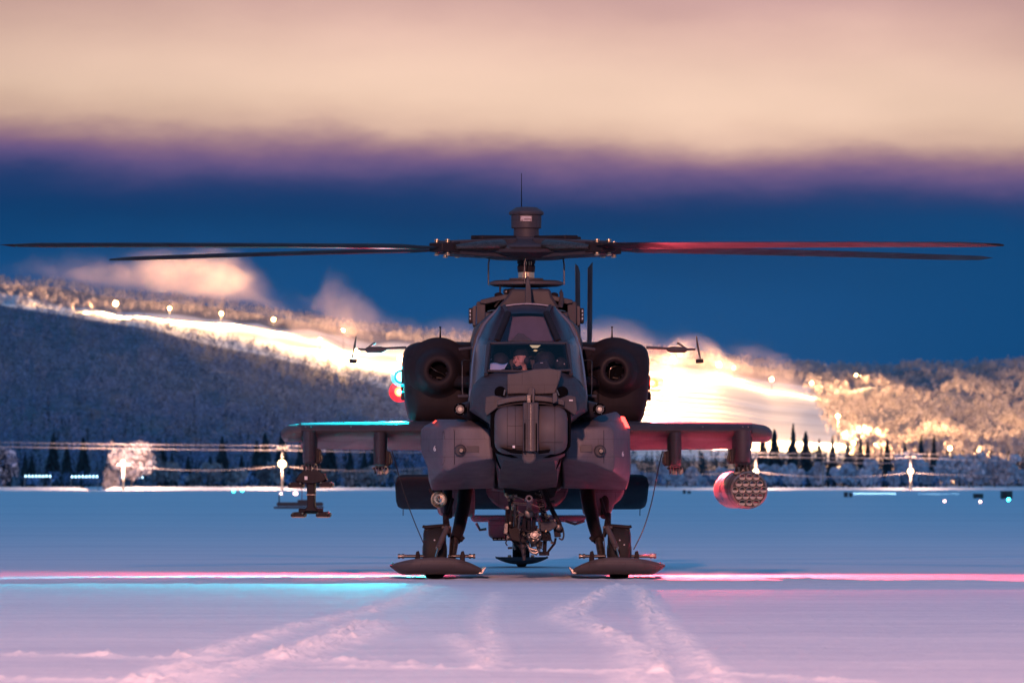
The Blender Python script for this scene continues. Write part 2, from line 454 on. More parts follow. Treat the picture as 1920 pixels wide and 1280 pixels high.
# far-left where the run narrows: trees break it up
sp = spots_on_hill(260, -260, 230, lambda p: (3300+0*p, 3700+0*p), lambda p, d, r: r.random(len(p)) < np.clip((240-p)/200, 0, 1), 37)
setp(forest('edge_forest', M_FROST_R, sp, 'birch', 3.5, 6, 0.5, 46, 47), 'floodlit frosted trees breaking up the narrow left end of the ski run', 'forest', kind='stuff')
# the right hill
def edge(d): return 1600-(d-2500)/1150*75
def keep_right(p, d, r): return (p > edge(d)+14*r.normal(size=len(p)))
sp = spots_on_hill(6500, 1480, 2250, lambda p: (2150+0*p, ep(p)+60), keep_right, 34)
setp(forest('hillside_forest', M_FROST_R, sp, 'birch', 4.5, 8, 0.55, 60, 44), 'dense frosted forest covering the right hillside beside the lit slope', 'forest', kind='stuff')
# forest floor belt at the foot of the hills
def belt(N, px0, px1, d0, d1, seed):
    r = np.random.default_rng(seed); px = px0+(px1-px0)*r.random(N); d = d0+(d1-d0)*r.random(N)
    zz_ = np.where(d > 1850, hz_at(px, np.maximum(d, 1850)), -0.1)
    return np.stack([(px-960)*d/F, d-D, zz_], -1)
setp(forest('spruce_belt', M_SPRUCE, belt(620, 1000, 2250, 1680, 2100, 51), 'spruce', 6.5, 9.5, 0.34, 60, 61), 'belt of dark spruces at the foot of the right hillside', 'forest', kind='stuff')
setp(forest('spruce_belt', M_SPRUCE, belt(420, -260, 1000, 1600, 2000, 52), 'spruce', 4.0, 7.0, 0.34, 60, 62), 'belt of dark spruces at the foot of the left hillside', 'forest', kind='stuff')
setp(forest('frosted_thicket', M_FROST_D, belt(420, -260, 2250, 1420, 1600, 53), 'birch', 2.2, 4.2, 0.6, 60, 63), 'thicket of low frosted brush beyond the snow field', 'thicket', kind='stuff')

def trunk_mesh(h, r0, limbs, r, kind):
    vs, qs = [], []
    def tube(p0, p1, ra, rb, n=6):
        p0, p1 = Vector(p0), Vector(p1); dr = (p1-p0).normalized(); a = dr.orthogonal().normalized(); b_ = dr.cross(a)
        s = len(vs)
        for p, rr in ((p0, ra), (p1, rb)):
            for k in range(n): th = 2*math.pi*k/n; vs.append(p+a*math.cos(th)*rr+b_*math.sin(th)*rr)
        for k in range(n): qs.append((s+k, s+(k+1) % n, s+n+(k+1) % n, s+n+k))
    tube((0, 0, -0.2), (0, 0, h*0.5), r0, r0*0.6); tube((0, 0, h*0.5), (0.02*h, 0, h*0.93), r0*0.6, r0*0.15)
    for _ in range(limbs):
        z0 = h*(0.15+0.6*r.random()); th = r.random()*6.28; L = h*0.25*(1 if kind == 'birch' else 0.5)
        tube((0, 0, z0), (math.cos(th)*L, math.sin(th)*L, z0+L*(0.9 if kind == 'birch' else -.1)), r0*0.4, r0*0.1, 5)
    return fast_mesh('trunk', [tuple(v) for v in vs], qs)
protos = {}
ORD = 'first second third fourth fifth sixth seventh eighth ninth tenth eleventh twelfth thirteenth fourteenth fifteenth sixteenth seventeenth eighteenth nineteenth twentieth'.split()
def ordn(i): return ORD[i] if i < 20 else ('twenty-'+ORD[i-20])
def make_tree(name, px, d, h, wd, kind, mat, label, group, n=700, seed=0, key=None):
    r = np.random.default_rng(seed+77)
    zb = float(hz_at(np.array([px*1.0]), np.array([float(max(d, 1850))]))[0]) if d > 1850 else -0.1
    t = empty(name, ((px-960)*d/F, d-D, zb), 0, label, 'tree', group)
    if key and key in protos:
        tm, cm, h0, w0 = protos[key]
    else:
        tm = trunk_mesh(1.0, 0.022, 14, r, kind)
        cv = tree_cards(r, kind, 1.0, 1.0, n)
        cm = fast_mesh('crown', cv, np.arange(len(cv)).reshape(-1, 4)); cm.materials.append(mat); tm.materials.append(M_BARK)
        if key: protos[key] = (tm, cm, 1, 1)
    a = bpy.data.objects.new('trunk', tm); b_ = bpy.data.objects.new('crown', cm)
    for o in (a, b_): COL.objects.link(o); o.parent = t
    t.rotation_euler.z = r.random()*6.28
    t.scale = (wd, wd, h)
    a.scale = (h/wd*0.9, h/wd*0.9, 1)
    return t
# big frosted tree by the lamp, with the pointed one beside it
make_tree('frosted_tree', 247, 1155, 7.8, 8.2, 'birch', M_FROST_R, 'large round frosted tree lit warm by the lamp at the left of the field', None, 2600, 1)
make_tree('frosted_tree', 209, 1158, 7.7, 2.8, 'spruce', M_FROST_R, 'slim pointed frosted tree at the left shoulder of the large round frosted tree', None, 1100, 2)
make_tree('frosted_tree', 8, 1165, 7.4, 5.8, 'birch', M_FROST_D, 'rounded frosted tree cut off by the left edge of the photo', None, 1600, 3)
# right-hand spruces silhouetted against the lit slope: px, top py
order_ = {'s': 0, 'l': 0, 'r': 0, 'b': 0}
def nxt(k): order_[k] += 1; return 'thirtieth' if order_[k] == 30 else ordn(order_[k]-1)
sil = [(1487, 800, 3.2), (1511, 812, 4.0), (1536, 826, 3.0), (1561, 820, 2.6), (1614, 825, 2.6), (1627, 830, 2.8), (1664, 826, 2.8), (1727, 822, 3.0), (1751, 820, 2.6), (1452, 808, 4.6), (1430, 820, 4.0), (1697, 834, 2.6), (1590, 832, 3.2)]
slab = ['tallest dark spruce standing out against the floodlit slope', 'broad dark spruce second from the rocket pod wingtip against the lit slope'] 
rank_ = {v: k for k, v in enumerate(sorted(q[0] for q in sil))}
for i, (px, py, wd) in enumerate(sil):
    d = 1660+11*(i % 4)
    h = CH+(905-py)*d/F+0.1
    lab = slab[i] if i < 2 else 'smaller pointed dark spruce, %s from the left in front of the floodlit slope' % ordn(rank_[px])
    make_tree('spruce_tree', px, d, h, wd*1.05, 'spruce', M_SPRUCE, lab, None if i < 2 else 'dark spruces in front of the lit slope', 520, i, key='sp%d' % (i % 4))
r_ = random.Random(5)
for i in range(26):   # dark spruces at the foot of the left hill
    px = 10+i*29+r_.uniform(-9, 9)
    if 170 < px < 290: continue
    d = 1560+r_.uniform(0, 30); py = r_.uniform(812, 858); h = CH+(905-py)*d/F+0.1
    make_tree('spruce_tree', px, d, h, h*0.36, 'spruce', M_SPRUCE, 'dark spruce, %s from the left in the row under the unlit left hillside' % nxt('l'), 'dark spruces at the foot of the left hill', 420, i, key='sp%d' % (i % 4))
for i in range(30):   # frosted birches along the right
    px = 1195+i*25+r_.uniform(-9, 9); d = 1195+r_.uniform(-22, 25)
    py = r_.uniform(862, 885) if px < 1780 else r_.uniform(848, 870); h = CH+(905-py)*d/F+0.1
    if abs(px-1707) < 26: h = 5.2
    make_tree('birch_tree', px, d, h*r_.uniform(0.85, 1.4), h*r_.uniform(0.6, 1.05), 'birch', M_FROST_P, 'pale frosted birch, %s from the left beyond the right side of the field' % nxt('r'), 'frosted birches beyond the right side of the field', 520, i, key='bi%d' % (i % 7))
for i in range(16):   # frosted birches left
    px = 300+i*32+r_.uniform(-9, 9); d = 1240+r_.uniform(-25, 25)
    py = r_.uniform(862, 886); h = CH+(905-py)*d/F+0.1
    make_tree('birch_tree', px, d, h*r_.uniform(0.8, 1.3), h*r_.uniform(0.6, 1.05), 'birch', M_FROST, 'dim frosted birch, %s from the left beyond the left side of the field' % nxt('b'), 'frosted birches beyond the left side of the field', 520, i, key='bd%d' % (i % 4))

# ------------------------------------------------------------------ lamps
def emis(name, col, s):
    m, t, b = new_mat(name); b.inputs['Base Color'].default_value = (0.1*col[0], 0.1*col[1], 0.1*col[2], 1)
    b.inputs['Emission Color'].default_value = (*col, 1); b.inputs['Emission Strength'].default_value = s
    return m
M_WARM = emis('warm_lamp', (1.0, 0.62, 0.28), 40)
M_WARMS = emis('street_lamp_glow', (1.0, 0.60, 0.25), 22)
M_CYAN = emis('cyan_lamp', (0.05, 0.75, 1.0), 14)
M_WHITE = emis('white_lamp', (0.40, 0.74, 1.0), 11)
M_PINK = emis('pink_lamp', (1.0, 0.55, 0.5), 10)
M_REDL = emis('red_lamp', (1.0, 0.08, 0.06), 8)
M_POLE = simple('weathered_pole', (0.32, 0.27, 0.24), 0.8, bump=0.2)
M_POLEB = simple('blackened_pole', (0.01, 0.01, 0.01), 1.0, spec=0.0)
M_DARKM = simple('dark_metal', (0.05, 0.05, 0.055), 0.5, 0.4)
def prim(kind, **kw):
    bm = bmesh.new()
    if kind == 'sphere': bmesh.ops.create_uvsphere(bm, u_segments=kw.get('n', 14), v_segments=kw.get('m', 10), radius=kw['r'])
    if kind == 'cone': bmesh.ops.create_cone(bm, cap_ends=True, segments=kw.get('n', 10), radius1=kw['r1'], radius2=kw['r2'], depth=kw['h'])
    if kind == 'box':
        bmesh.ops.create_cube(bm, size=1); bmesh.ops.scale(bm, vec=kw['s'], verts=bm.verts)
        if kw.get('bev'): bmesh.ops.bevel(bm, geom=bm.edges[:], offset=kw['bev'], segments=2, affect='EDGES')
    bmesh.ops.translate(bm, vec=kw.get('at', (0, 0, 0)), verts=bm.verts)
    me = bpy.data.meshes.new(kind); bm.to_mesh(me); bm.free()
    for p in me.polygons: p.use_smooth = kind != 'box'
    return me
def point(parent, loc, energy, col, size):
    l = bpy.data.lights.new('lamp_light', 'POINT'); l.energy = energy; l.color = col; l.shadow_soft_size = size
    o = bpy.data.objects.new('lamp_light', l); COL.objects.link(o); o.parent = parent; o.location = loc
    return o
# floodlights on the ski run: px, py of the lamp, distance, power, radius
slope_l = [(217, 569, 3560, 4.0, 1.2, 'brightest floodlight at the upper left end of the lit ski run'),
           (318, 578, 3600, 2.6, 0.8, 'second floodlight from the left along the ski run'),
           (415, 588, 3600, 2.6, 0.8, 'third floodlight from the left along the ski run'),
           (513, 599, 3600, 2.6, 0.8, 'fourth floodlight from the left along the ski run'),
           (644, 619, 3600, 0.6, 0.6, 'small floodlight above the bright bend of the ski run'),
           (600, 640, 3500, 1.6, 0.8, 'floodlight low on the ski run at its bright bend'),
           (668, 660, 3450, 2.6, 1.5, 'floodlight glowing behind the left engine probe'),
           (752, 672, 3400, 3.0, 1.6, 'floodlight glowing beside the left engine nacelle'),
           (1262, 672, 3580, 2.6, 1.2, 'floodlight directly under the right engine probe'),
           (1348, 684, 3580, 2.0, 1.1, 'floodlight at the top of the wide lit slope right of the probe'),
           (1376, 690, 3640, 0.3, 0.6, 'small floodlight just right of the one topping the wide slope'),
           (1447, 711, 3560, 0.7, 0.9, 'floodlight before the frosted trees above the wide slope'),
           (1522, 718, 3540, 0.8, 0.8, 'floodlight at the upper right corner of the wide slope'),
           (1605, 703, 3700, 0.5, 0.5, 'lone floodlight among the frosted trees of the right hill'),
           (1571, 780, 2750, 8, 0.6, 'floodlight at the lower right edge of the wide slope'),
           (1600, 830, 2350, 2.5, 0.5, 'low lamp between the spruces at the foot of the slope'),
           (1781, 840, 2200, 1.0, 0.6, 'low lamp at the foot of the right forested hill'),
           (1582, 838, 2300, 0.35, 0.4, 'small low lamp beside the one at the foot of the slope')]
SLOPE_P = 210000
for (px, py, d, k, r0, lab) in slope_l:
    z0 = float(hz_at(np.array([float(px)]), np.array([float(d)]))[0]); p = Wp(px, py, d)
    hgt = max(p.z-z0, 5.0)
    t = empty('floodlight', (p.x, p.y, z0), 0, lab, 'floodlight', 'floodlights of the ski slope')
    link_mesh('pole', prim('cone', r1=0.10, r2=0.07, h=max(hgt-1.3, 2), at=(0, 0, max(hgt-1.3, 2)/2)), M_POLEB, t)
    link_mesh('lamp_head', prim('sphere', r=r0, at=(0, 0, hgt)), M_WARM, t)
    point(t, (0, -r0*2.2, hgt+r0*0.3), SLOPE_P*k, (1.0, 0.53, 0.21), r0)
# added floodlights hidden behind the helicopter keep the run lit
for (px, py, d, k) in ((830, 668, 3500, 3), (930, 668, 3520, 3), (1040, 668, 3540, 3), (1150, 670, 3560, 3), (1185, 0, 3470, 2.6), (1193, 0, 3405, 2.8), (1201, 0, 3340, 2.9), (1185, 0, 3275, 3.0), (1193, 0, 3210, 3.2), (1201, 0, 3145, 3.4), (1185, 0, 3080, 3.5), (1193, 0, 3015, 3.7), (1201, 0, 2950, 3.8), (1185, 0, 2885, 4.0), (1193, 0, 2820, 4.1), (1201, 0, 2755, 4.2), (1185, 0, 2690, 4.4), (1330, 812, 2640, 4), (1235, 808, 2660, 4), (1400, 812, 2640, 3)):
    if py == 0: py = float(hill_py(px, d))-11.0*F/d
    z0 = float(hz_at(np.array([float(px)]), np.array([float(d)]))[0]); p = Wp(px, py, d); hgt = p.z-z0
    t = empty('floodlight', (p.x, p.y, z0), 0, 'floodlight added to light the ski run, hidden behind the helicopter', 'floodlight', 'added floodlights behind the helicopter')
    link_mesh('pole', prim('cone', r1=0.10, r2=0.07, h=max(hgt-1.3, 2), at=(0, 0, max(hgt-1.3, 2)/2)), M_POLEB, t)
    link_mesh('lamp_head', prim('sphere', r=0.8, at=(0, 0, hgt)), M_WARM, t)
    l_ = point(t, (0.9, -0.3, hgt), SLOPE_P*k, (1.0, 0.53, 0.21), 1)
    if d < 3450:      # aimed spots that throw their light across and up the piste
        e_ = l_.data.energy; sp2 = bpy.data.lights.new('lamp_light', 'SPOT'); sp2.energy = e_; sp2.color = (1.0, 0.53, 0.21); sp2.shadow_soft_size = 0.5
        sp2.spot_size = math.radians(160); sp2.spot_blend = 0.5; l_.data = sp2
        l_.rotation_euler = Vector((0.8, 0.65, -0.28)).to_track_quat('-Z', 'Y').to_euler()

# street lamps / utility poles at the far edge of the field
poles = [(231, 864, 1143, 0.30, 'lamp pole in front of the large round frosted tree', 2.6),
         (529, 868, 1145, 0.62, 'tall lamp pole with a bright globe left of the missile rack', 1.6),
         (1417, 882, 1145, 0.42, 'lamp pole partly hidden behind the top of the rocket pod', 0.8),
         (1707, 882, 1145, 0.45, 'lamp pole before the frosted trees on the right of the field', 0.8)]
tops = {}
for (px, py, d, r0, lab, k) in poles:
    p = Wp(px, py, d); t = empty('lamp_pole', (p.x, p.y, -0.1), 0, lab, 'lamp pole', 'utility poles with lamps along the field edge')
    ztop = 7.3 if px != 1707 else 5.9
    if px == 1417: ztop = 6.6
    if px == 231: ztop = 4.6
    link_mesh('pole', prim('cone', r1=0.20, r2=0.12, h=ztop+0.1, at=(0, 0, ztop/2)), M_POLE, t)
    link_mesh('lamp_globe', prim('sphere', r=r0, at=(0, -0.5, p.z)), M_WARMS, t)
    point(t, (0, -1.3, p.z), 9000*k, (1.0, 0.6, 0.42), 0.4)
    link_mesh('crossarm', prim('box', s=(1.8, 0.16, 0.18), at=(0, 0.1, ztop-0.5)), M_POLE, t)
for (px, py0, lab) in ((1543, 862, 'unlit frosted pole between the rocket pod and the right lamp pole'), (1817, 876, 'unlit leaning-guyed pole furthest right on the field edge')):
    p = Wp(px, py0, 1180); t = empty('utility_pole', (p.x, p.y, -0.1), 0, lab, 'utility pole', 'unlit utility poles')
    link_mesh('pole', prim('cone', r1=0.18, r2=0.12, h=p.z+0.1, at=(0, 0, p.z/2)), M_POLE, t)
    link_mesh('crossarm', prim('box', s=(1.3, 0.16, 0.16), at=(0, 0.1, p.z-0.3)), M_POLE, t)
M_WIRE = simple('frosted_wire', (0.45, 0.40, 0.42), 0.7)
def wire(pts, d, rad, label, name='power_line', sag=0.0):
    bm = bmesh.new(); rings = []; P = []
    for (a, b_) in zip(pts[:-1], pts[1:]):
        for i in range(24):
            t = i/24; px = a[0]+(b_[0]-a[0])*t; py = a[1]+(b_[1]-a[1])*t+sag*4*t*(1-t); P.append(Wp(px, py, d))
    P.append(Wp(pts[-1][0], pts[-1][1], d))
    for p in P:
        rings.append([bm.verts.new(p+Vector((0, math.cos(k*math.pi/2.5)*rad, math.sin(k*math.pi/2.5)*rad))) for k in range(5)])
    for r0, r1 in zip(rings[:-1], rings[1:]):
        for k in range(5): bm.faces.new((r0[k], r0[(k+1) % 5], r1[(k+1) % 5], r1[k]))
    me = bpy.data.meshes.new(name); bm.to_mesh(me); bm.free()
    return setp(link_mesh(name, me, M_WIRE), label, 'power line', 'power lines across the far edge of the field')
wire([(-400, 825), (0, 829), (529, 835), (970, 842), (1417, 848.5), (1707, 850), (2400, 868)], 1146, 0.042, 'highest frosted power line running the full width', sag=1)
wire([(-400, 832), (0, 837), (529, 843.5), (970, 850), (1417, 856), (1707, 858), (2400, 877)], 1147, 0.055, 'thicker frosted power line just below the highest one', sag=1)
wire([(231, 872), (529, 873), (820, 874), (1115, 874), (1417, 884), (1707, 886), (2300, 886)], 1146, 0.042, 'lowest power line sagging from lamp to lamp', sag=9)
wire([(1543, 864), (1707, 866), (1817, 877)], 1160, 0.06, 'short power line joining the unlit poles to the right lamp pole', sag=3)

# rows of bluish lamps; far-left ones stand in for a vehicle's light trail
M_RAIL = simple('lamp_rail', (0.4, 0.3, 0.3), 0.7)
def lamp_row(px0, px1, py, d, n, r0, label, grp, mat=M_WHITE):
    a, b_ = Wp(px0, py, d), Wp(px1, py, d)
    t = empty('lamp_row', ((a.x+b_.x)/2, a.y, -0.1), 0, label, 'lamp row', grp)
    L = b_.x-a.x
    link_mesh('rail', prim('box', s=(L, 0.12, 0.12), at=(0, 0.2, a.z-0.1)), M_RAIL, t)
    for sx in (-0.48, 0.48): link_mesh('post', prim('box', s=(0.12, 0.12, a.z), at=(L*sx, 0.25, a.z/2)), M_RAIL, t)
    sm = prim('sphere', r=r0, n=10, m=6); sm.materials.append(mat)
    rr = random.Random(int(px0))
    for i in range(n):
        o = bpy.data.objects.new('lamp', sm); COL.objects.link(o); o.parent = t
        o.location = (-L/2+L*(i+0.5)/n, 0, a.z+0.1+rr.uniform(-.1, .1)*r0*2)
    return t
lamp_row(-40, 10, 891, 1250, 5, 0.13, 'row of bluish lamps standing in for a light trail, cut off by the left edge', 'rows of stand-in lamps left of the frosted tree')
lamp_row(45, 97, 892, 1250, 8, 0.13, 'row of bluish lamps standing in for a light trail, first full row from the left edge', 'rows of stand-in lamps left of the frosted tree')
lamp_row(132, 185, 893, 1250, 8, 0.13, 'row of bluish lamps standing in for a light trail, between the first row and the frosted tree', 'rows of stand-in lamps left of the frosted tree')
lamp_row(220, 270, 894, 1250, 8, 0.13, 'row of bluish lamps standing in for a light trail, under the large round frosted tree', 'rows of stand-in lamps left of the frosted tree')
lamp_row(1596, 1680, 925, 640, 22, 0.035, 'thin row of bluish lamps left of the right lamp pole', 'rows of bluish lamps on the right')
lamp_row(1722, 1800, 926, 640, 16, 0.030, 'thin row of bluish lamps right of the right lamp pole', 'rows of bluish lamps on the right')
# small runway lamps
def runway(px, py, mat, r0, label, grp):
    d = CH*F/(py+3-905); p = Wp(px, py, d); t = empty('runway_lamp', (p.x, p.y, 0), 0, label, 'runway lamp', grp)
    link_mesh('stake', prim('cone', r1=0.03, r2=0.02, h=p.z, at=(0, 0, p.z/2)), M_DARKM, t)
    link_mesh('lamp', prim('sphere', r=r0, at=(0, 0, p.z)), mat, t)
runway(438, 920, M_CYAN, 0.16, 'cyan runway lamp left of its neighbour near the far bank', 'cyan runway lamps')
runway(454, 919, M_CYAN, 0.16, 'cyan runway lamp right of its neighbour near the far bank', 'cyan runway lamps')
runway(527, 925, M_PINK, 0.10, 'small pink runway lamp left of the missile rack post', 'pale runway lamps')
runway(554, 925, M_PINK, 0.18, 'larger pale runway lamp just left of the missile rack', 'pale runway lamps')
runway(1771, 939, M_PINK, 0.07, 'pale runway lamp left on the right side of the field', 'pale runway lamps')
runway(1838, 940, M_PINK, 0.07, 'pale runway lamp nearer the green equipment cabinet', 'pale runway lamps')
runway(1891, 936, M_CYAN, 0.10, 'green-cyan runway lamp in front of the green cabinet', None)
# field equipment cabinets
M_GREEN = simple('green_cabinet_paint', (0.02, 0.07, 0.06), 0.6, var=0.2)
def cabinet(px, py0, py1, wpx, label, mat=M_GREEN, name='equipment_cabinet', two=False):
    d = CH*F/(py1-905); p = Wp(px, py1, d); wd = wpx*d/F; h = (py1-py0)*d/F
    t = empty(name, (p.x, p.y, 0), 0.2, label, 'cabinet')
    link_mesh('body', prim('box', s=(wd, wd*0.7, h*0.86), at=(0, 0, h*0.5), bev=0.03*h), mat, t)
    link_mesh('roof', prim('box', s=(wd*1.08, wd*0.78, h*0.07), at=(0, 0, h*0.965)), M_DARKM, t)
    link_mesh('door', prim('box', s=(wd*0.4, 0.03, h*0.7), at=(-wd*0.2, -wd*0.36, h*0.5)), M_DARKM, t)
    for sx in (-1, 1): link_mesh('foot', prim('box', s=(wd*0.1, wd*0.6, h*0.09), at=(sx*wd*0.35, 0, h*0.035)), M_DARKM, t)
cabinet(1887, 920, 935, 20, 'largest green equipment cabinet at the right edge of the field')
cabinet(1834, 925, 934, 17, 'low green equipment cabinet left of the largest one')
M_BROWN = simple('brown_cabinet_paint', (0.10, 0.09, 0.08), 0.7)
cabinet(1586, 922, 932, 7, 'small dark cabinet at the left end of the right lamp row', M_BROWN)
cabinet(1595, 923, 932, 6, 'small dark cabinet paired close beside the lamp row end', M_BROWN)
cabinet(1283, 918, 926, 5, 'tiny dark cabinet far off between wing pylon and rocket pod, left of the pair', M_BROWN)
cabinet(1292, 920, 926, 6, 'tiny dark cabinet far off between wing pylon and rocket pod, right of the pair', M_BROWN)
# snow-dusted equipment trolley lying low behind the missile rack
d = CH*F/(953-905); p = Wp(560, 953, d)
t = empty('equipment_sled', (p.x, p.y, 0), 0.05, 'low dark equipment sled on the snow behind the missile rack', 'sled')
link_mesh('deck', prim('box', s=(1.9, 0.8, 0.16), at=(0.05, 0, 0.18), bev=0.03), M_DARKM, t)
for sy in (-0.3, 0.3): link_mesh('runner', prim('box', s=(2.05, 0.07, 0.08), at=(0, sy, 0.04), bev=0.02), M_DARKM, t)
link_mesh('handle', prim('cone', r1=0.03, r2=0.02, h=0.42, at=(-0.8, 0, 0.36)), M_DARKM, t)
link_mesh('box', prim('box', s=(0.7, 0.6, 0.1), at=(0.3, 0, 0.31), bev=0.02), M_DARKM, t)
# striped marker stake
d = CH*F/(945-905); p = Wp(566, 945, d)
t = empty('marker_stake', (p.x, p.y, 0), 0, 'thin red marker stake behind the missile rack', 'stake')
link_mesh('stake', prim('cone', r1=0.02, r2=0.016, h=0.9, at=(0, 0, 0.45)), simple('red_stake', (0.5, 0.03, 0.04), 0.6), t)

# ------------------------------------------------------------------ snow-gun cloud and haze
def volume_box(name, lo, hi, build, label, cat):
    lo, hi = Vector(lo), Vector(hi); me = prim('box', s=tuple(hi-lo), at=(0, 0, 0))
    m = bpy.data.materials.new(name); m.use_nodes = True; t = NT(m.node_tree); t.n.clear()
    out = t.new('ShaderNodeOutputMaterial'); pv = t.new('ShaderNodeVolumePrincipled')
    build(t, pv); t.link(pv.outputs[0], out.inputs['Volume'])
    o = link_mesh(name, me, m); o.location = (lo+hi)/2; setp(o, label, cat, kind='stuff'); return o
def cloud(t, pv):
    pos = t.new('ShaderNodeNewGeometry').outputs['Position']
    sp_ = t.new('ShaderNodeSeparateXYZ'); t.link(pos, sp_.inputs[0])
    X_, Z_ = sp_.outputs['X'], sp_.outputs['Z']
    # top and bottom of the drifting plume follow the ridge line down to the right
    n1 = t.noise(t.mapping(pos, scale=(0.034, 0.016, 0.040)), 1.0, 6, 0.62, 0.9)
    n2 = t.noise(t.mapping(pos, scale=(0.009, 0.004, 0.012), loc=(0.3, 0, 0)), 1.0, 2, 0.5)
    fc = t.new('ShaderNodeFloatCurve'); mr = t.maprange(X_, -330, 170, 0, 1); t.link(mr, fc.inputs['Value'])
    cv = fc.mapping.curves[0]
    d0 = 3720.0
    prof = [(20, 505), (120, 488), (250, 492), (330, 482), (440, 474), (490, 505), (540, 560), (590, 582), (640, 538), (690, 560), (740, 604), (850, 618), (1000, 612), (1130, 612), (1250, 640), (1400, 672), (1480, 692)]
    def fx(px): return ((px-960)*d0/F+330)/500
    def fz(py): return ((905-py)*d0/F)/160
    pts = [(fx(a), fz(b_)) for a, b_ in prof]
    cv.points[0].location = (0.0, pts[0][1]-0.05); cv.points[1].location = (1.0, pts[-1][1]-0.05)
    for p_ in pts: cv.points.new(*p_)
    fc.mapping.update()
    top = t.math('MULTIPLY', fc.outputs[0], 160.0)
    top = t.math('ADD', top, t.math('MULTIPLY', t.math('SUBTRACT', n1, 0.5), 40.0))
    dz = t.math('SUBTRACT', top, Z_)
    m1 = t.maprange(dz, -2.0, 16.0, 0, 1, True)
    m2 = t.maprange(dz, 20.0, 55.0, 1, 0.25, True)
    mm_ = t.math('MULTIPLY', m1, m2)
    den = t.math('MULTIPLY', mm_, t.maprange(n1, 0.37, 0.64, 0.12, 1.0, True))
    den = t.math('MULTIPLY', den, t.maprange(n2, 0.34, 0.62, 0.35, 1.0, True))
    fb = t.new('ShaderNodeFloatCurve'); t.link(mr, fb.inputs['Value']); cb = fb.mapping.curves[0]
    pb = [(fx(a), fz(b_)) for a, b_ in ((20, 512), (120, 522), (200, 533), (300, 545), (400, 557), (500, 572), (570, 640), (640, 800), (1300, 880))]
    cb.points[0].location = (0.0, pb[0][1]); cb.points[1].location = (1.0, pb[-1][1])
    for p_ in pb: cb.points.new(*p_)
    fb.mapping.update()
    m3 = t.maprange(t.math('SUBTRACT', Z_, t.math('MULTIPLY', fb.outputs[0], 160.0)), -4.0, 4.0, 0.06, 1, True)
    den = t.math('MULTIPLY', den, m3)
    xf = t.maprange(X_, -290, -200, 0.12, 1, True)
    den = t.math('MULTIPLY', den, xf)
    t.link(t.math('MULTIPLY', den, 0.0048), pv.inputs['Density'])
    pv.inputs['Color'].default_value = (0.92, 0.80, 0.92, 1)
    pv.inputs['Anisotropy'].default_value = 0.3
CLOUD = volume_box('snow_cloud', (-330, 3560-D, 30), (175, 3800-D, 150), cloud, 'drifting cloud of snow-gun mist glowing over the ridge', 'mist')
def hz_b(t, pv):
    pv.inputs['Color'].default_value = (0.35, 0.62, 1.0, 1); pv.inputs['Density'].default_value = 0.000005
HAZE = volume_box('haze', (-3050, -760, -2), (3050, 5250, 190), hz_b, 'thin cold haze over the whole field', 'haze')
# ================================================================== helicopter
YAW = math.radians(0.25)
HX = 0.165
HELI = empty('attack_helicopter', (HX, 0, 0), YAW, 'dark grey attack helicopter on skis facing the camera on the snow field, engine lights on', 'helicopter')
def H(px, py, Y):       # photo pixel at local depth Y -> helicopter-local point
    s = (D+Y)/F
    return Vector(((px-960)*s-HX+Y*math.sin(YAW), Y, CH+(905-py)*s))
def cxp(Y): return 960+(HX-Y*math.sin(YAW))*F/(D+Y)
def Mm(dx, py, Y):      # symmetric: dx in pixels off the centre line
    s = (D+Y)/F
    return Vector((dx*s, Y, CH+(905-py)*s))

def paint(name, col, rough=0.55, var=0.25, metal=0.0, bump=0.12, spec=0.3, joint=0.55):
    m, t, b = new_mat(name)
    co = t.new('ShaderNodeTexCoord').outputs['Object']
    n1 = t.noise(co, 2.2, 6, 0.65, 0.3); n2 = t.noise(t.mapping(co, scale=(9, 9, 2.2)), 1.0, 5, 0.6); n3 = t.noise(co, 70, 3, 0.6)
    v = t.math('ADD', t.math('MULTIPLY', n1, 0.5), t.math('MULTIPLY', n2, 0.5))
    f = t.maprange(v, 0.3, 0.7, 1-var, 1+var)
    cc = t.new('ShaderNodeCombineColor')
    for i in range(3): t.link(f, cc.inputs[i])
    c1 = t.mix(1.0, col, cc.outputs[0], 'MULTIPLY')
    # rubbed and scuffed specks
    sc = t.maprange(t.noise(co, 24, 6, 0.75), 0.66, 0.74, 0, 0.35)
    c2 = t.mix(sc, c1, tuple(min(1, x_*2.6+0.02) for x_ in col))
    # panel joints of the skin
    sw = t.new('ShaderNodeSeparateXYZ'); t.link(co, sw.inputs[0]); cb_ = t.new('ShaderNodeCombineXYZ')
    t.link(t.math('ADD', sw.outputs[0], t.math('MULTIPLY', sw.outputs[1], 0.8)), cb_.inputs[0]); t.link(sw.outputs[2], cb_.inputs[1])
    br = t.new('ShaderNodeTexBrick'); t.link(cb_.outputs[0], br.inputs[0]); br.inputs['Scale'].default_value = 1.0
    br.inputs['Brick Width'].default_value = 0.37; br.inputs['Row Height'].default_value = 0.19; br.inputs['Mortar Size'].default_value = 0.0022; br.offset = 0.37
    jf = br.outputs['Fac']
    c2 = t.mix(t.math('MULTIPLY', jf, joint), c2, (0.006, 0.006, 0.007))
    t.link(c2, b.inputs['Base Color'])
    t.link(t.maprange(n1, 0.3, 0.7, rough-0.12, rough+0.14), b.inputs['Roughness'])
    b.inputs['Metallic'].default_value = metal; b.inputs['Specular IOR Level'].default_value = spec
    bn = t.new('ShaderNodeBump'); bn.inputs['Strength'].default_value = bump; bn.inputs['Distance'].default_value = 0.01
    t.link(t.math('ADD', n3, t.math('MULTIPLY', n1, 2.0)), bn.inputs['Height']); t.link(bn.outputs[0], b.inputs['Normal'])
    return m
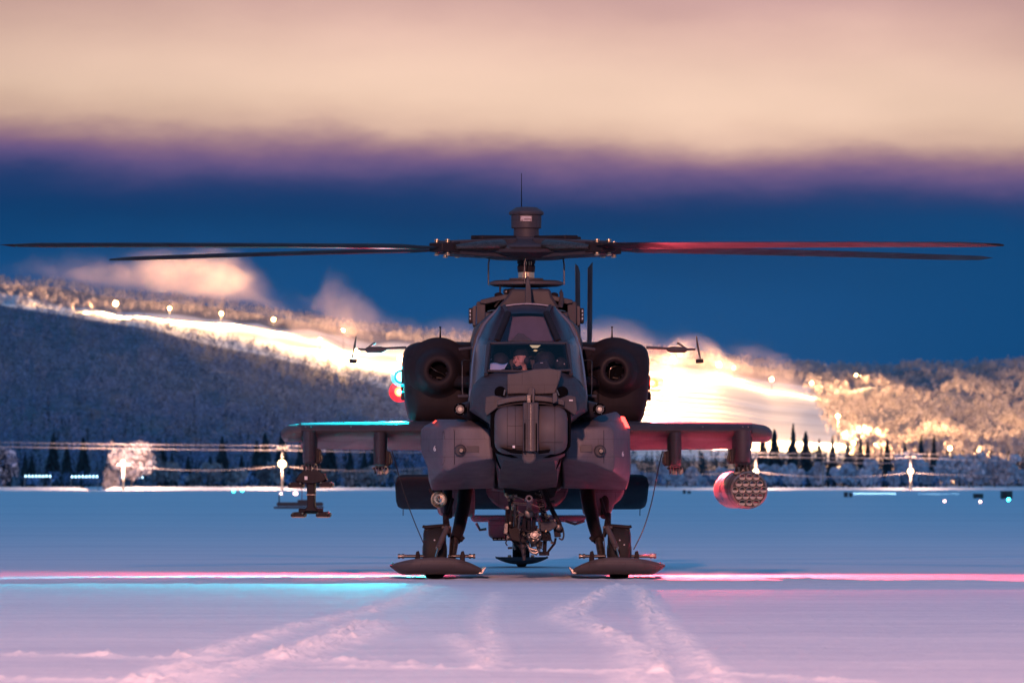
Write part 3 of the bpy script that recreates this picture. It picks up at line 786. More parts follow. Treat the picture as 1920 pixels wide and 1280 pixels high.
PA = paint('helicopter_paint', (0.038, 0.036, 0.047))
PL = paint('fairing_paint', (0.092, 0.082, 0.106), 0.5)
PU = paint('belly_bounce_paint', (0.20, 0.13, 0.17), 0.5)  # same skin paint, lifted pink to imitate red bounce off the snow
PD = paint('dark_paint', (0.017, 0.014, 0.018), 0.55, spec=0.12)
PT = paint('turret_paint', (0.068, 0.060, 0.068), 0.6, 0.18)
PDR = paint('drum_paint', (0.084, 0.069, 0.074), 0.6, 0.15, joint=0)
BLK = simple('black_recess', (0.003, 0.003, 0.004), 0.9, spec=0.05)
RUB = simple('tyre_rubber', (0.010, 0.010, 0.012), 0.75, bump=0.3, bscale=60)
STEEL = simple('worn_steel', (0.34, 0.30, 0.27), 0.32, 0.9, bump=0.1, var=0.3)
BRASS = simple('gilded_metal', (0.45, 0.34, 0.22), 0.3, 0.9, bump=0.1, var=0.4)
DST = simple('dark_steel', (0.09, 0.085, 0.085), 0.38, 0.8, bump=0.1, var=0.4)
CHR = simple('chrome', (0.85, 0.78, 0.66), 0.22, 1.0)
WHT = simple('white_marking', (0.6, 0.58, 0.6), 0.6)
CABLE = simple('cable_sheath', (0.02, 0.018, 0.02), 0.5)
def glass(name, tint, refl=0.12, rough=0.02):
    m = bpy.data.materials.new(name); m.use_nodes = True; t = NT(m.node_tree); t.n.clear()
    tr = t.new('ShaderNodeBsdfTransparent'); tr.inputs[0].default_value = (*tint, 1)
    gl = t.new('ShaderNodeBsdfGlossy'); gl.inputs['Roughness'].default_value = rough
    fr = t.new('ShaderNodeLayerWeight'); fr.inputs[0].default_value = 0.35
    mx = t.new('ShaderNodeMixShader'); t.link(t.math('ADD', t.math('MULTIPLY', fr.outputs['Fresnel'], 0.35), refl*0.5, True), mx.inputs[0])
    t.link(tr.outputs[0], mx.inputs[1]); t.link(gl.outputs[0], mx.inputs[2])
    o = t.new('ShaderNodeOutputMaterial'); t.link(mx.outputs[0], o.inputs[0]); return m
GL = glass('windscreen_glass', (0.78, 0.76, 0.86), 0.02)
GLS = simple('tinted_side_glass', (0.030, 0.024, 0.036), 0.25, spec=0.35)

class MB:
    def __init__(s): s.v = []; s.f = []
    def add(s, vs, fs):
        k = len(s.v); s.v += [Vector(v) for v in vs]; s.f += [tuple(i+k for i in f) for f in fs]; return s
    def loft(s, rows, closed=True, cap0=True, cap1=True):
        n = len(rows[0]); vs = [p for r in rows for p in r]; fs = []
        for i in range(len(rows)-1):
            for j in range(n if closed else n-1):
                a, b_ = i*n+j, i*n+(j+1) % n; fs.append((a, b_, b_+n, a+n))
        if closed and cap0: fs.append(tuple(range(n-1, -1, -1)))
        if closed and cap1: fs.append(tuple(range((len(rows)-1)*n, len(rows)*n)))
        return s.add(vs, fs)
    def prism(s, pts, Y0, Y1, sc=1.0):     # polygon of photo pixels at depth Y0, pushed straight back to Y1
        r0 = [H(a, b_, Y0) for a, b_ in pts]; c = sum(r0, Vector())/len(r0)
        r1 = [Vector((c.x+(p.x-c.x)*sc, Y1, c.z+(p.z-c.z)*sc)) for p in r0]
        return s.loft([r0, r1])
    def box(s, c, size, rot=None):
        m = Matrix.Identity(3) if rot is None else Euler(rot).to_matrix()
        vs = [Vector(c)+m@Vector((sx*size[0]/2, sy*size[1]/2, sz*size[2]/2)) for sx in (-1, 1) for sy in (-1, 1) for sz in (-1, 1)]
        return s.add(vs, [(0, 1, 3, 2), (4, 6, 7, 5), (0, 4, 5, 1), (2, 3, 7, 6), (0, 2, 6, 4), (1, 5, 7, 3)])
    def pbox(s, x0, y0, x1, y1, Y0, Y1): return s.prism([(x0, y0), (x1, y0), (x1, y1), (x0, y1)], Y0, Y1)
    def tube(s, pts, rad, n=10, cap=True):
        pts = [Vector(p) for p in pts]; rad = rad if isinstance(rad, (list, tuple)) else [rad]*len(pts); rows = []; pa = None
        for i, p in enumerate(pts):
            dr = (pts[min(i+1, len(pts)-1)]-pts[max(i-1, 0)]).normalized()
            a = dr.orthogonal().normalized() if pa is None else (pa-dr*pa.dot(dr)).normalized()
            pa = a; b_ = dr.cross(a)
            rows.append([p+(a*math.cos(2*math.pi*k/n)+b_*math.sin(2*math.pi*k/n))*rad[i] for k in range(n)])
        return s.loft(rows, True, cap, cap)
    def lathe(s, c, axis, prof, n=32, cap=True):  # prof: (radius, distance along axis)
        c = Vector(c); ax = Vector(axis).normalized(); a = ax.orthogonal().normalized(); b_ = ax.cross(a)
        rows = [[c+ax*t+(a*math.cos(2*math.pi*k/n)+b_*math.sin(2*math.pi*k/n))*max(r, 1e-4) for k in range(n)] for r, t in prof]
        return s.loft(rows, True, cap, cap)
    def ball(s, c, r, n=14, sc=(1, 1, 1)):
        c = Vector(c); rows = []
        for i in range(n//2+1):
            th = math.pi*i/(n//2); rr = max(math.sin(th), 1e-3)
            rows.append([c+Vector((math.cos(2*math.pi*k/n)*rr*sc[0], math.sin(2*math.pi*k/n)*rr*sc[1], math.cos(th)*sc[2]))*r for k in range(n)])
        return s.loft(rows)
    def build(s, name, mat, parent=HELI, bevel=0, ang=38, sub=0, seg=2, label=None, flat=False):
        me = bpy.data.meshes.new(name); me.from_pydata([tuple(v) for v in s.v], [], s.f); me.validate(); me.update()
        bm = bmesh.new(); bm.from_mesh(me); bmesh.ops.recalc_face_normals(bm, faces=bm.faces[:]); bm.to_mesh(me); bm.free()
        if not flat:
            for p in me.polygons: p.use_smooth = True
            me.set_sharp_from_angle(angle=math.radians(ang))
        o = link_mesh(name, me, mat, parent)
        if bevel:
            b_ = o.modifiers.new('bevel', 'BEVEL'); b_.width = bevel; b_.segments = seg; b_.limit_method = 'ANGLE'; b_.angle_limit = math.radians(32); b_.harden_normals = False
        if sub:
            b_ = o.modifiers.new('sub', 'SUBSURF'); b_.levels = sub; b_.render_levels = sub
        if label: o['label'] = label
        return o
def crv(pts, n=6):      # smooth polyline through points
    pts = [Vector(p) for p in pts]; out = []
    for i in range(len(pts)-1):
        p0 = pts[max(i-1, 0)]; p1 = pts[i]; p2 = pts[i+1]; p3 = pts[min(i+2, len(pts)-1)]
        for k in range(n):
            t = k/n; out.append(0.5*((2*p1)+(p2-p0)*t+(2*p0-5*p1+4*p2-p3)*t*t+(3*p1-p0-3*p2+p3)*t**3))
    return out+[pts[-1]]

# ---------------------------------------------------------------- fuselage
def ring(half, Y, z0=None):
    r = [Mm(a, b_, Y if len(c) == 0 else c[0]) for a, b_, *c in half]
    l = [Vector((-p.x, p.y, p.z)) for p in r[1:-1]][::-1]
    return r+l
nose = [ring([(0, 752), (35, 752), (56, 756), (66, 766), (66, 785), (62, 810), (58, 836), (40, 850), (0, 853)], -3.30),
        ring([(0, 740), (42, 740), (74, 745), (92, 757), (90, 776), (68, 800), (62, 836), (46, 858), (0, 861)], -3.10),
        ring([(0, 724), (50, 724), (84, 731), (104, 748), (104, 768), (72, 792), (62, 836), (48, 866), (0, 869)], -2.9),
        ring([(0, 708), (55, 708), (88, 716), (107, 738), (109, 768), (72, 792), (62, 840), (50, 873), (0, 877)], -2.7),
        ring([(0, 696), (60, 697), (88, 706), (108, 732), (111, 770), (74, 794), (62, 850), (50, 882), (0, 886)], -2.5)]
MB().loft(nose).build('nose', PA, ang=50)
tub = []
for Y, sl, top, bot in ((-2.5, 88, 706, 886), (-1.9, 97, 702, 916), (-1.2, 103, 694, 920), (-0.5, 106, 684, 922), (0.0, 107, 676, 924)):
    h_ = [(sl, top), (108, (top+782)/2-8), (113, 770), (76, 796), (62, 860), (54, bot-8), (0, bot)]
    r = [Mm(a, b_, Y) for a, b_ in h_]; tub.append(r+[Vector((-p.x, p.y, p.z)) for p in r[:-1]][::-1])
MB().loft(tub, closed=False).build('cockpit_tub', PA, ang=50)
rear = [ring([(0, 577), (34, 579), (60, 590), (86, 606), (98, 630), (103, 660), (107, 720), (111, 790), (106, 860), (60, 916), (0, 924)], -0.15),
        ring([(0, 572), (40, 575), (72, 590), (96, 612), (104, 640), (105, 670), (108, 720), (112, 790), (108, 860), (62, 918), (0, 926)], 0.25),
        ring([(0, 572), (40, 575), (72, 590), (96, 612), (104, 640), (105, 670), (108, 720), (112, 790), (108, 860), (62, 922), (0, 930)], 3.0),
        ring([(0, 640), (30, 645), (52, 660), (70, 690), (78, 720), (80, 750), (80, 780), (76, 820), (66, 860), (36, 900), (0, 905)], 4.6),
        ring([(0, 705), (16, 708), (30, 716), (38, 730), (42, 745), (42, 765), (42, 785), (38, 805), (28, 830), (14, 845), (0, 848)], 7.0),
        ring([(0, 735), (10, 737), (18, 742), (23, 752), (25, 762), (25, 775), (25, 790), (22, 805), (16, 820), (8, 828), (0, 830)], 10.2)]
MB().loft(rear).build('fuselage', PA, ang=50)
# vertical fin and tail gear box
fin = MB(); r0 = [Vector((x_, 9.0+y_, 1.9)) for x_, y_ in ((0, 0), (.07, .4), (.06, 1.0), (0, 1.4), (-.06, 1.0), (-.07, .4))]
r1 = [Vector((p.x*0.7, p.y*0.7+4.0, 3.35)) for p in r0]
fin.loft([r0, r1]).build('tail_fin', PA)

# fairings either side of the nose
fl0 = [(920, 806, -2.35), (905, 801, -2.35), (868, 799, -2.33), (845, 799, -2.31), (834, 804, -2.29), (831, 811, -2.28), (830, 840, -2.28), (829, 866, -2.28), (830, 880, -2.25), (842, 882, -2.28), (870, 868, -2.3), (905, 862, -2.4), (924, 860, -2.4)]
fl1 = [(926, 800, -2.2), (907, 790, -2.1), (860, 786, -2.0), (820, 786, -1.9), (794, 799, -1.8), (789, 807, -1.7), (790, 847, -1.7), (802, 875, -1.65), (804, 903, -1.3), (809, 919, -0.8), (872, 916, -0.6), (928, 915, -0.6), (930, 864, -2.0)]
fr0 = [(1062, 806, -2.35), (1078, 802, -2.35), (1118, 800, -2.3), (1138, 799, -2.31), (1148, 804, -2.29), (1151, 810, -2.28), (1152, 848, -2.28), (1152, 870, -2.26), (1150, 884, -2.24), (1138, 880, -2.28), (1110, 868, -2.3), (1080, 862, -2.4), (1060, 860, -2.4)]
fr1 = [(1056, 800, -2.2), (1075, 792, -2.1), (1120, 780, -1.9), (1156, 771, -1.7), (1172, 789, -1.75), (1181, 804, -1.7), (1182, 850, -1.7), (1182, 887, -1.55), (1179, 903, -1.3), (1175, 918, -0.8), (1110, 916, -0.6), (1056, 915, -0.6), (1054, 864, -2.0)]
for a, b_ in ((fl0, fl1), (fr0, fr1)):
    q0 = [H(*p) for p in a]; q1 = [H(*p) for p in b_]; q2 = [Vector((p.x*0.985, 0.0, p.z)) for p in q1]; q3 = [Vector((p.x*0.8, 1.6, p.z)) for p in q1]
    c = sum(q0, Vector())/len(q0); qc = [c+(p-c)*0.5+Vector((0, -0.02, 0)) for p in q0]
    f = MB().loft([qc, q0, q1, q2, q3]); o = f.build('side_fairing', PL, bevel=0.022, ang=60, seg=3)
# studs, panel patches and marks on the fairings
def disc(px, py, Y, r, depth=0.02, name='stud', mat=PD, prof=None):
    c = H(px, py, Y); return MB().lathe(c, (0, -1, 0), prof or [(r, 0), (r, depth*.7), (r*0.8, depth)], 24).build(name, mat)
for px, py in ((863, 844), (1125, 845)):
    MB().lathe(H(px, py, -2.345), (0, -1, 0), [(0.065, -0.05), (0.065, 0.015), (0.05, 0.03)], 28).build('stud_base', PA)
    MB().lathe(H(px+2, py, -2.345), (0, -1, 0), [(0.028, 0), (0.028, 0.09), (0.02, 0.10)], 20).build('stud', DST)
MB().pbox(875, 836, 898, 848, -2.385, -2.2).build('data_panel', PT, bevel=0.003)
MB().pbox(1088, 834, 1110, 847, -2.385, -2.2).build('data_panel', PT, bevel=0.003)

fs = MB()
for pxs, py0, py1, n_ in ((834, 806, 878, 9), (918, 808, 856, 7), (1066, 808, 856, 7), (1148, 806, 878, 9)):
    for i in range(n_): fs.ball(H(pxs, py0+(py1-py0)*i/(n_-1), -2.355), 0.0045, 6)
for x0, x1 in ((840, 912), (1072, 1142)):
    for i in range(8): fs.ball(H(x0+(x1-x0)*i/7, 803, -2.36), 0.0045, 6)
fs.build('fasteners', DST)
for pts in (((903, 822), (903, 852)), ((852, 806), (852, 870)), ((1083, 822), (1083, 852)), ((1132, 806), (1132, 868))):
    MB().tube([H(pts[0][0], pts[0][1], -2.352), H(pts[1][0], pts[1][1], -2.352)], 0.0022, 5).build('hatch_joint', BLK)
def text_part(body, loc, size, mat, name='marking', rot=(math.pi/2, 0, 0), extrude=0.002):
    cu = bpy.data.curves.new(name, 'FONT'); cu.body = body; cu.size = size; cu.extrude = extrude; cu.align_x = 'CENTER'; cu.align_y = 'CENTER'
    o = bpy.data.objects.new(name, cu); COL.objects.link(o); bpy.context.view_layer.update()
    me = bpy.data.meshes.new_from_object(o.evaluated_get(bpy.context.evaluated_depsgraph_get()))
    bpy.data.objects.remove(o); o = link_mesh(name, me, mat, HELI); o.location = loc; o.rotation_euler = rot; return o
text_part('6', H(815, 841, -2.10), 0.085, WHT, rot=(math.pi/2, 0, -0.9))
text_part('6', H(1168, 851, -2.10), 0.075, WHT, rot=(math.pi/2, 0, 0.9))

# ---------------------------------------------------------------- canopy
FW = [(-76, 694, -2.55), (79, 693, -2.55), (72, 645, -2.05), (-71, 645, -2.05)]
RW = [(-59, 641, -1.0), (60, 641, -1.0), (37, 588, -0.5), (-37, 588, -0.5)]
def quadpatch(c, n=8, bulge=0.03):
    c = [Mm(*p) for p in c]; rows = []
    for i in range(n+1):
        v = i/n; a = c[0].lerp(c[3], v); b_ = c[1].lerp(c[2], v)
        rows.append([a.lerp(b_, j/n)+Vector((0, -bulge*(1-(2*j/n-1)**2), bulge*0.3*(1-(2*j/n-1)**2))) for j in range(n+1)])
    return MB().loft(rows, closed=False)
quadpatch(FW, bulge=0.05).build('front_windscreen', GL)
quadpatch(RW, bulge=0.06).build('rear_windscreen', GL)
Fe = [(80, 702, -2.58), (77, 672, -2.3), (74, 645, -2.03), (66, 642, -1.5), (61, 641, -1.0), (49, 612, -0.73), (38, 588, -0.48), (43, 574, -0.2)]
Oe = [(107, 738, -2.1), (103, 690, -1.4), (98, 657, -0.8), (93, 641, -0.6), (90, 630, -0.45), (80, 608, -0.3), (62, 588, -0.15), (50, 577, -0.05)]
for s in (-1, 1):
    rows = []
    for a, b_ in zip(Fe, Oe):
        p, q = Mm(*a), Mm(*b_); p.x *= s; q.x *= s
        rows.append([p.lerp(q, t)+Vector((s*0.035*math.sin(math.pi*t), 0, 0.01*math.sin(math.pi*t))) for t in (0, .2, .4, .6, .8, 1)])
    MB().loft(rows, closed=False).build('side_window', GLS)
    fpts = [Vector((s*Mm(*a).x, *Mm(*a)[1:])) for a in Fe]; opts = [Vector((s*Mm(*a).x, *Mm(*a)[1:])) for a in Oe]
    MB().tube(crv(fpts), 0.022, 8).build('canopy_frame', PA)
    MB().tube(crv([Vector((s*Mm(107, 770, -2.2).x, *Mm(107, 770, -2.2)[1:]))]+opts), 0.021, 8).build('canopy_frame', simple('frame_reflection_paint', (0.14, 0.12, 0.15), 0.18, spec=0.8))  # lavender base colour imitates the sky reflection along the outer frame
    # inner dark sill strip beside the windscreen
    a = [Vector((s*Mm(*p).x, *Mm(*p)[1:])) for p in ((76, 694, -2.54), (71, 645, -2.04))]
    MB().tube(a, 0.014, 8).build('canopy_frame', PD)
    a = [Vector((s*Mm(*p).x, *Mm(*p)[1:])) for p in ((58, 641, -1.0), (36, 588, -0.5))]
    MB().tube(a, 0.04, 8).build('canopy_frame', PD)
fr = MB()
fr.tube([Mm(-76, 695, -2.56), Mm(0, 696, -2.62), Mm(79, 694, -2.56)], 0.014, 8)
fr.build('canopy_frame', PA)
MB().tube([Mm(-74, 644, -2.03), Mm(0, 643, -2.09), Mm(74, 644, -2.03)], 0.017, 8).build('canopy_frame', PA)
# roof over the front seat, and the rear roof with its bright rim
rows = [[Mm(-74+148*j/8, 644-1.5*math.sin(math.pi*j/8), -2.02) for j in range(9)], [Mm(-61+122*j/8, 642-1.0*math.sin(math.pi*j/8), -1.0) for j in range(9)]]
MB().loft(rows, closed=False).build('canopy_roof', PA)
rows = [[Mm(-38+76*j/10, 589-2*math.sin(math.pi*j/10), -0.49) for j in range(11)], [Mm(-45+90*j/10, 575-5*math.sin(math.pi*j/10), -0.18) for j in range(11)], [Mm(-48+96*j/10, 574-4*math.sin(math.pi*j/10), 0.1) for j in range(11)]]
MB().loft(rows, closed=False).build('canopy_roof', simple('roof_glass', (0.02, 0.02, 0.035), 0.35, spec=0.4))
MB().tube(crv([Mm(-46, 577, -0.2), Mm(-36, 572.5, -0.2), Mm(0, 569.5, -0.2), Mm(36, 572.5, -0.2), Mm(46, 577, -0.2)]), 0.007, 6).build('canopy_rim', simple('canopy_rim_paint', (0.35, 0.32, 0.38), 0.3))
# cockpit interior
SEAT = simple('seat_fabric', (0.13, 0.12, 0.13), 0.9, bump=0.3, bscale=30)
INT = simple('cockpit_interior', (0.02, 0.022, 0.035), 0.7, var=0.4)
SKYREFL = simple('sky_reflection_paint', (0.20, 0.165, 0.23), 0.8, var=0.12, bscale=5)  # mauve colour imitates sky reflected in the rear windscreen
MB().prism([(957, 650), (1006, 650), (1009, 700), (953, 700)], -1.45, -1.3).build('seat_back', SEAT, bevel=0.03)
MB().prism([(927, 646), (1054, 646), (1066, 712), (916, 712)], -1.15, -1.1).build('bulkhead', INT)
MB().prism([(934, 640), (1046, 640), (1028, 592), (952, 592)], -0.35, -0.3).build('reflection_panel', SKYREFL, bevel=0.01)  # added panel that carries the painted reflection
MB().prism([(955, 640), (1000, 640), (982, 626), (972, 624)], -0.42, -0.36).build('headrest', SEAT, bevel=0.01)
for px, py, r in ((938, 672, 0.10), (1022, 670, 0.115), (1052, 676, 0.075)):
    MB().ball(H(px, py+6, -1.75), r, 18, (1, .8, 1)).build('cockpit_console', INT)
MB().tube(crv([H(1004, 660, -1.7), H(1018, 654, -1.7), H(1034, 664, -1.7), H(1040, 680, -1.7)]), 0.008, 8).build('console_hood', PT)
MB().prism([(1000, 682), (1026, 672), (1036, 700), (996, 700)], -2.2, -2.0).build('instrument_panel', INT, bevel=0.01)
MB().pbox(1013, 679.5, 1018, 680.8, -2.21, -2.2).build('instrument_light', WHT)
MB().prism([(993, 647), (1014, 647), (1008, 652), (998, 652)], -1.75, -1.72).build('warm_reflection', emis('warm_reflection_glow', (1.0, 0.7, 0.4), 0.7))  # emissive patch paints a warm reflection inside the canopy
MB().ball(H(1004, 657, -1.75), 0.02, 10, (1.1, 1, .5)).build('warm_reflection', emis('warm_reflection_glow', (1.0, 0.62, 0.3), 0.8))  # glowing bead continues the painted reflection
for px, py in ((921, 674), (1045, 676), (1058, 682), (1067, 683)):
    MB().box(H(px, py, -2.1), (0.012, 0.01, 0.014)).build('switch', WHT)

# ---------------------------------------------------------------- nose sensors
shr = [(951, 739), (951, 701), (970, 699), (986, 696), (1000, 692), (1030, 690), (1053, 694), (1051, 706), (1047, 719), (1041, 738), (1010, 739), (975, 738)]
MB().prism(shr, -3.15, -2.75, 0.97).build('sensor_shroud', PT, bevel=0.012)
MB().prism([(990, 729), (998, 724), (1003, 729), (1003, 741), (990, 741)], -3.2, -3.12).build('shroud_rib', PT, bevel=0.006)
for x0, x1 in ((926, 950), (1044, 1064)):
    MB().lathe(H((x0+x1)/2, 735, -3.02), (0, -1, 0), [(0.062, 0), (0.062, 0.15), (0.05, 0.16)], 24).build('sensor_recess', BLK)
MB().tube([H(945, 741, -3.2), H(947, 730, -3.2)], 0.010, 8).build('recess_fitting', STEEL)
MB().tube([H(1048, 741, -3.2), H(1044, 731, -3.2)], 0.008, 8).build('recess_fitting', STEEL)
def arcband(y0, y1, drop, Y0, Y1, xa=932, xb=1058):
    n = 14; top = [(xa+(xb-xa)*i/n, y0+drop*(2*i/n-1)**2) for i in range(n+1)]; bot = [(xa+(xb-xa)*i/n, y1+drop*(2*i/n-1)**2) for i in range(n, -1, -1)]
    return MB().prism(top+bot, Y0, Y1)
arcband(741, 751, 9, -3.5, -3.1).build('turret_yoke', PT, bevel=0.008)
arcband(753, 757, 9, -3.48, -3.2).build('turret_yoke_lip', PD, bevel=0.004)
MB().pbox(987, 739, 996, 757, -3.56, -3.4).build('yoke_bolt_block', DST, bevel=0.008)
MB().prism([(1036, 738), (1044, 734), (1046, 752), (1036, 757)], -3.62, -3.45).build('yoke_bracket', PA, bevel=0.006)
MB().prism([(998, 728), (1002, 728), (1002, 756), (998, 756)], -3.58, -3.48).build('yoke_post', PT, bevel=0.004)
for s, pts in ((-1, [(910, 743), (925, 740), (958, 748), (955, 757), (936, 762), (912, 780), (908, 770)]), (1, [(1080, 743), (1066, 740), (1040, 750), (1046, 757), (1054, 762), (1078, 779), (1083, 770)])):
    MB().prism(pts, -3.42, -3.05).build('cheek_plate', PA, bevel=0.010)
MB().prism([(919, 790), (921, 768), (930, 756), (948, 749), (990, 746), (1040, 749), (1058, 756), (1069, 768), (1071, 790), (1070, 836), (1060, 850), (1030, 858), (960, 858), (930, 850), (920, 836)], -3.36, -3.28).build('turret_recess', BLK, bevel=0.01)
# turret drums
def drum(xi, xo):
    Yc = -3.45; cin = H(xi, 806, Yc); L = abs(H(xo, 806, Yc).x-cin.x); R_ = 0.256; sx = 1 if xo > xi else -1
    prof = [(0.0001, 0), (R_*0.97, 0), (R_, 0.008), (R_, L*0.45), (R_*0.985, L*0.62), (R_*0.94, L*0.76), (R_*0.84, L*0.89), (R_*0.70, L*0.97), (R_*0.5, L*1.0), (0.0001, L*1.0)]
    o = MB().lathe(cin, (sx, 0, 0), prof, 64, cap=False).build('sensor_turret', PDR, ang=50)
    return o
dl_ = drum(981, 927); dr_ = drum(1009.5, 1064)
for dd_, xx in ((dl_, (951, 966)), (dr_, (1040,))):
    for x_ in xx:     # raised seam rings on the drums
        c = H(x_, 806, -3.45); MB().lathe(c, (1, 0, 0), [(0.2565, -0.002), (0.2585, -0.001), (0.2585, 0.001), (0.2565, 0.002)], 64, cap=False).build('seam', PD, dd_)
for py_, xa, xb, dd_ in ((798, 951, 979, dl_), (829, 1012, 1056, dr_), (836, 951, 979, dl_)):
    a = math.asin(max(-1, min(1, (806-py_)/45.5))); yy = -3.45-0.2575*math.cos(a)
    MB().tube([H(xa, py_, yy), H(xb, py_, yy)], 0.0018, 5).build('seam', PD, dd_)
MB().pbox(980.5, 754, 1010, 846, -3.74, -3.4).build('turret_post', PA, bevel=0.010)
MB().pbox(990, 757, 1001, 846, -3.765, -3.72).build('post_rail', PT, bevel=0.004)
MB().pbox(994, 757, 996.5, 845, -3.775, -3.75).build('post_rib', DST, bevel=0.002)
for x_ in (984, 1005.5):
    MB().pbox(x_-1.2, 793, x_+1.2, 848, -3.76, -3.7).build('post_slot', BLK)
MB().lathe(H(992, 856, -3.62), (0, -1, 0), [(0.072, -0.1), (0.072, 0.03), (0.055, 0.045)], 28).build('turret_hinge', PT)
MB().prism([(983, 850), (1000, 850), (1001, 868), (982, 868)], -3.62, -3.45).build('turret_hinge', PT, bevel=0.01)
# bowl under the drums
rows = []
for k, (dz_, hw) in enumerate(((0, 66), (8, 64), (14, 55), (18, 40))):
    rows.append([H(995+hw*math.sin(t), 846+dz_*1.0+3*math.cos(t)*0, -3.0-0.48*math.cos(t)*(1-0.12*k)) for t in np.linspace(-1.5, 1.5, 15)])
MB().loft(rows, closed=False).build('turret_bowl', PA)
MB().prism([(936, 838), (958, 842), (979, 844), (979, 851), (958, 849)], -3.665, -3.6).build('turret_gap', BLK)
MB().prism([(1010, 844), (1032, 842), (1030, 848), (1010, 851)], -3.665, -3.6).build('turret_gap', BLK)
MB().ball(H(978, 849, -3.55), 0.018, 10).build('lens', STEEL)
MB().pbox(961, 835, 965.5, 839.5, -3.72, -3.68).build('placard', WHT)
MB().pbox(1067, 749, 1074, 751.5, -3.425, -3.4).build('placard', WHT)
# missile warning sensors on stubs
for px, sx in ((864, 1), (1123, -1)):
    c = H(px, 767, -2.35); root = H(px+sx*26, 770, -2.1)
    MB().tube([c+Vector((0, 0.06, 0)), c.lerp(root, 0.5)+Vector((0, .1, 0)), root+Vector((0, 0.15, 0))], [0.062, 0.09, 0.12], 24).build('sensor_stub', PA)
    o = MB().lathe(c, (-sx*0.15, -1, 0), [(0.064, -0.02), (0.066, 0.05), (0.056, 0.06), (0.052, 0.045)], 32).build('warning_sensor', BLK)
    MB().lathe(c, (-sx*0.15, -1, 0), [(0.044, 0.03), (0.044, 0.066), (0.032, 0.066), (0.030, 0.05)], 28).build('bezel', DST, o)
    MB().lathe(c, (-sx*0.15, -1, 0), [(0.026, 0.04), (0.024, 0.062), (0.008, 0.068)], 24).build('lens', simple('pale_lens', (0.55, 0.48, 0.36), 0.15), o)
    for k in range(4):
        a = k*math.pi/2+0.5; MB().ball(c+Vector((math.cos(a)*0.058, -0.055, math.sin(a)*0.058)), 0.006, 8).build('screw', STEEL, o)
# grab rails and steps beside the canopy
for s in (-1, 1):
    p = lambda a, b_, Y: Vector((s*Mm(a, b_, Y).x, *Mm(a, b_, Y)[1:]))
    MB().tube(crv([p(105, 676, 0.0), p(120, 676, -0.05), p(121, 690, -0.1), p(121, 730, -0.1), p(118, 741, -0.1), p(104, 742, -0.1)], 4), 0.007, 8).build('grab_rail', DST)
    MB().tube([p(104, 652, -0.1), p(128, 655, -0.1)], 0.018, 8).build('foot_peg', PA)
    MB().tube([p(104, 742, -0.3), p(130, 743, -0.3)], 0.018, 8).build('foot_peg', PA)
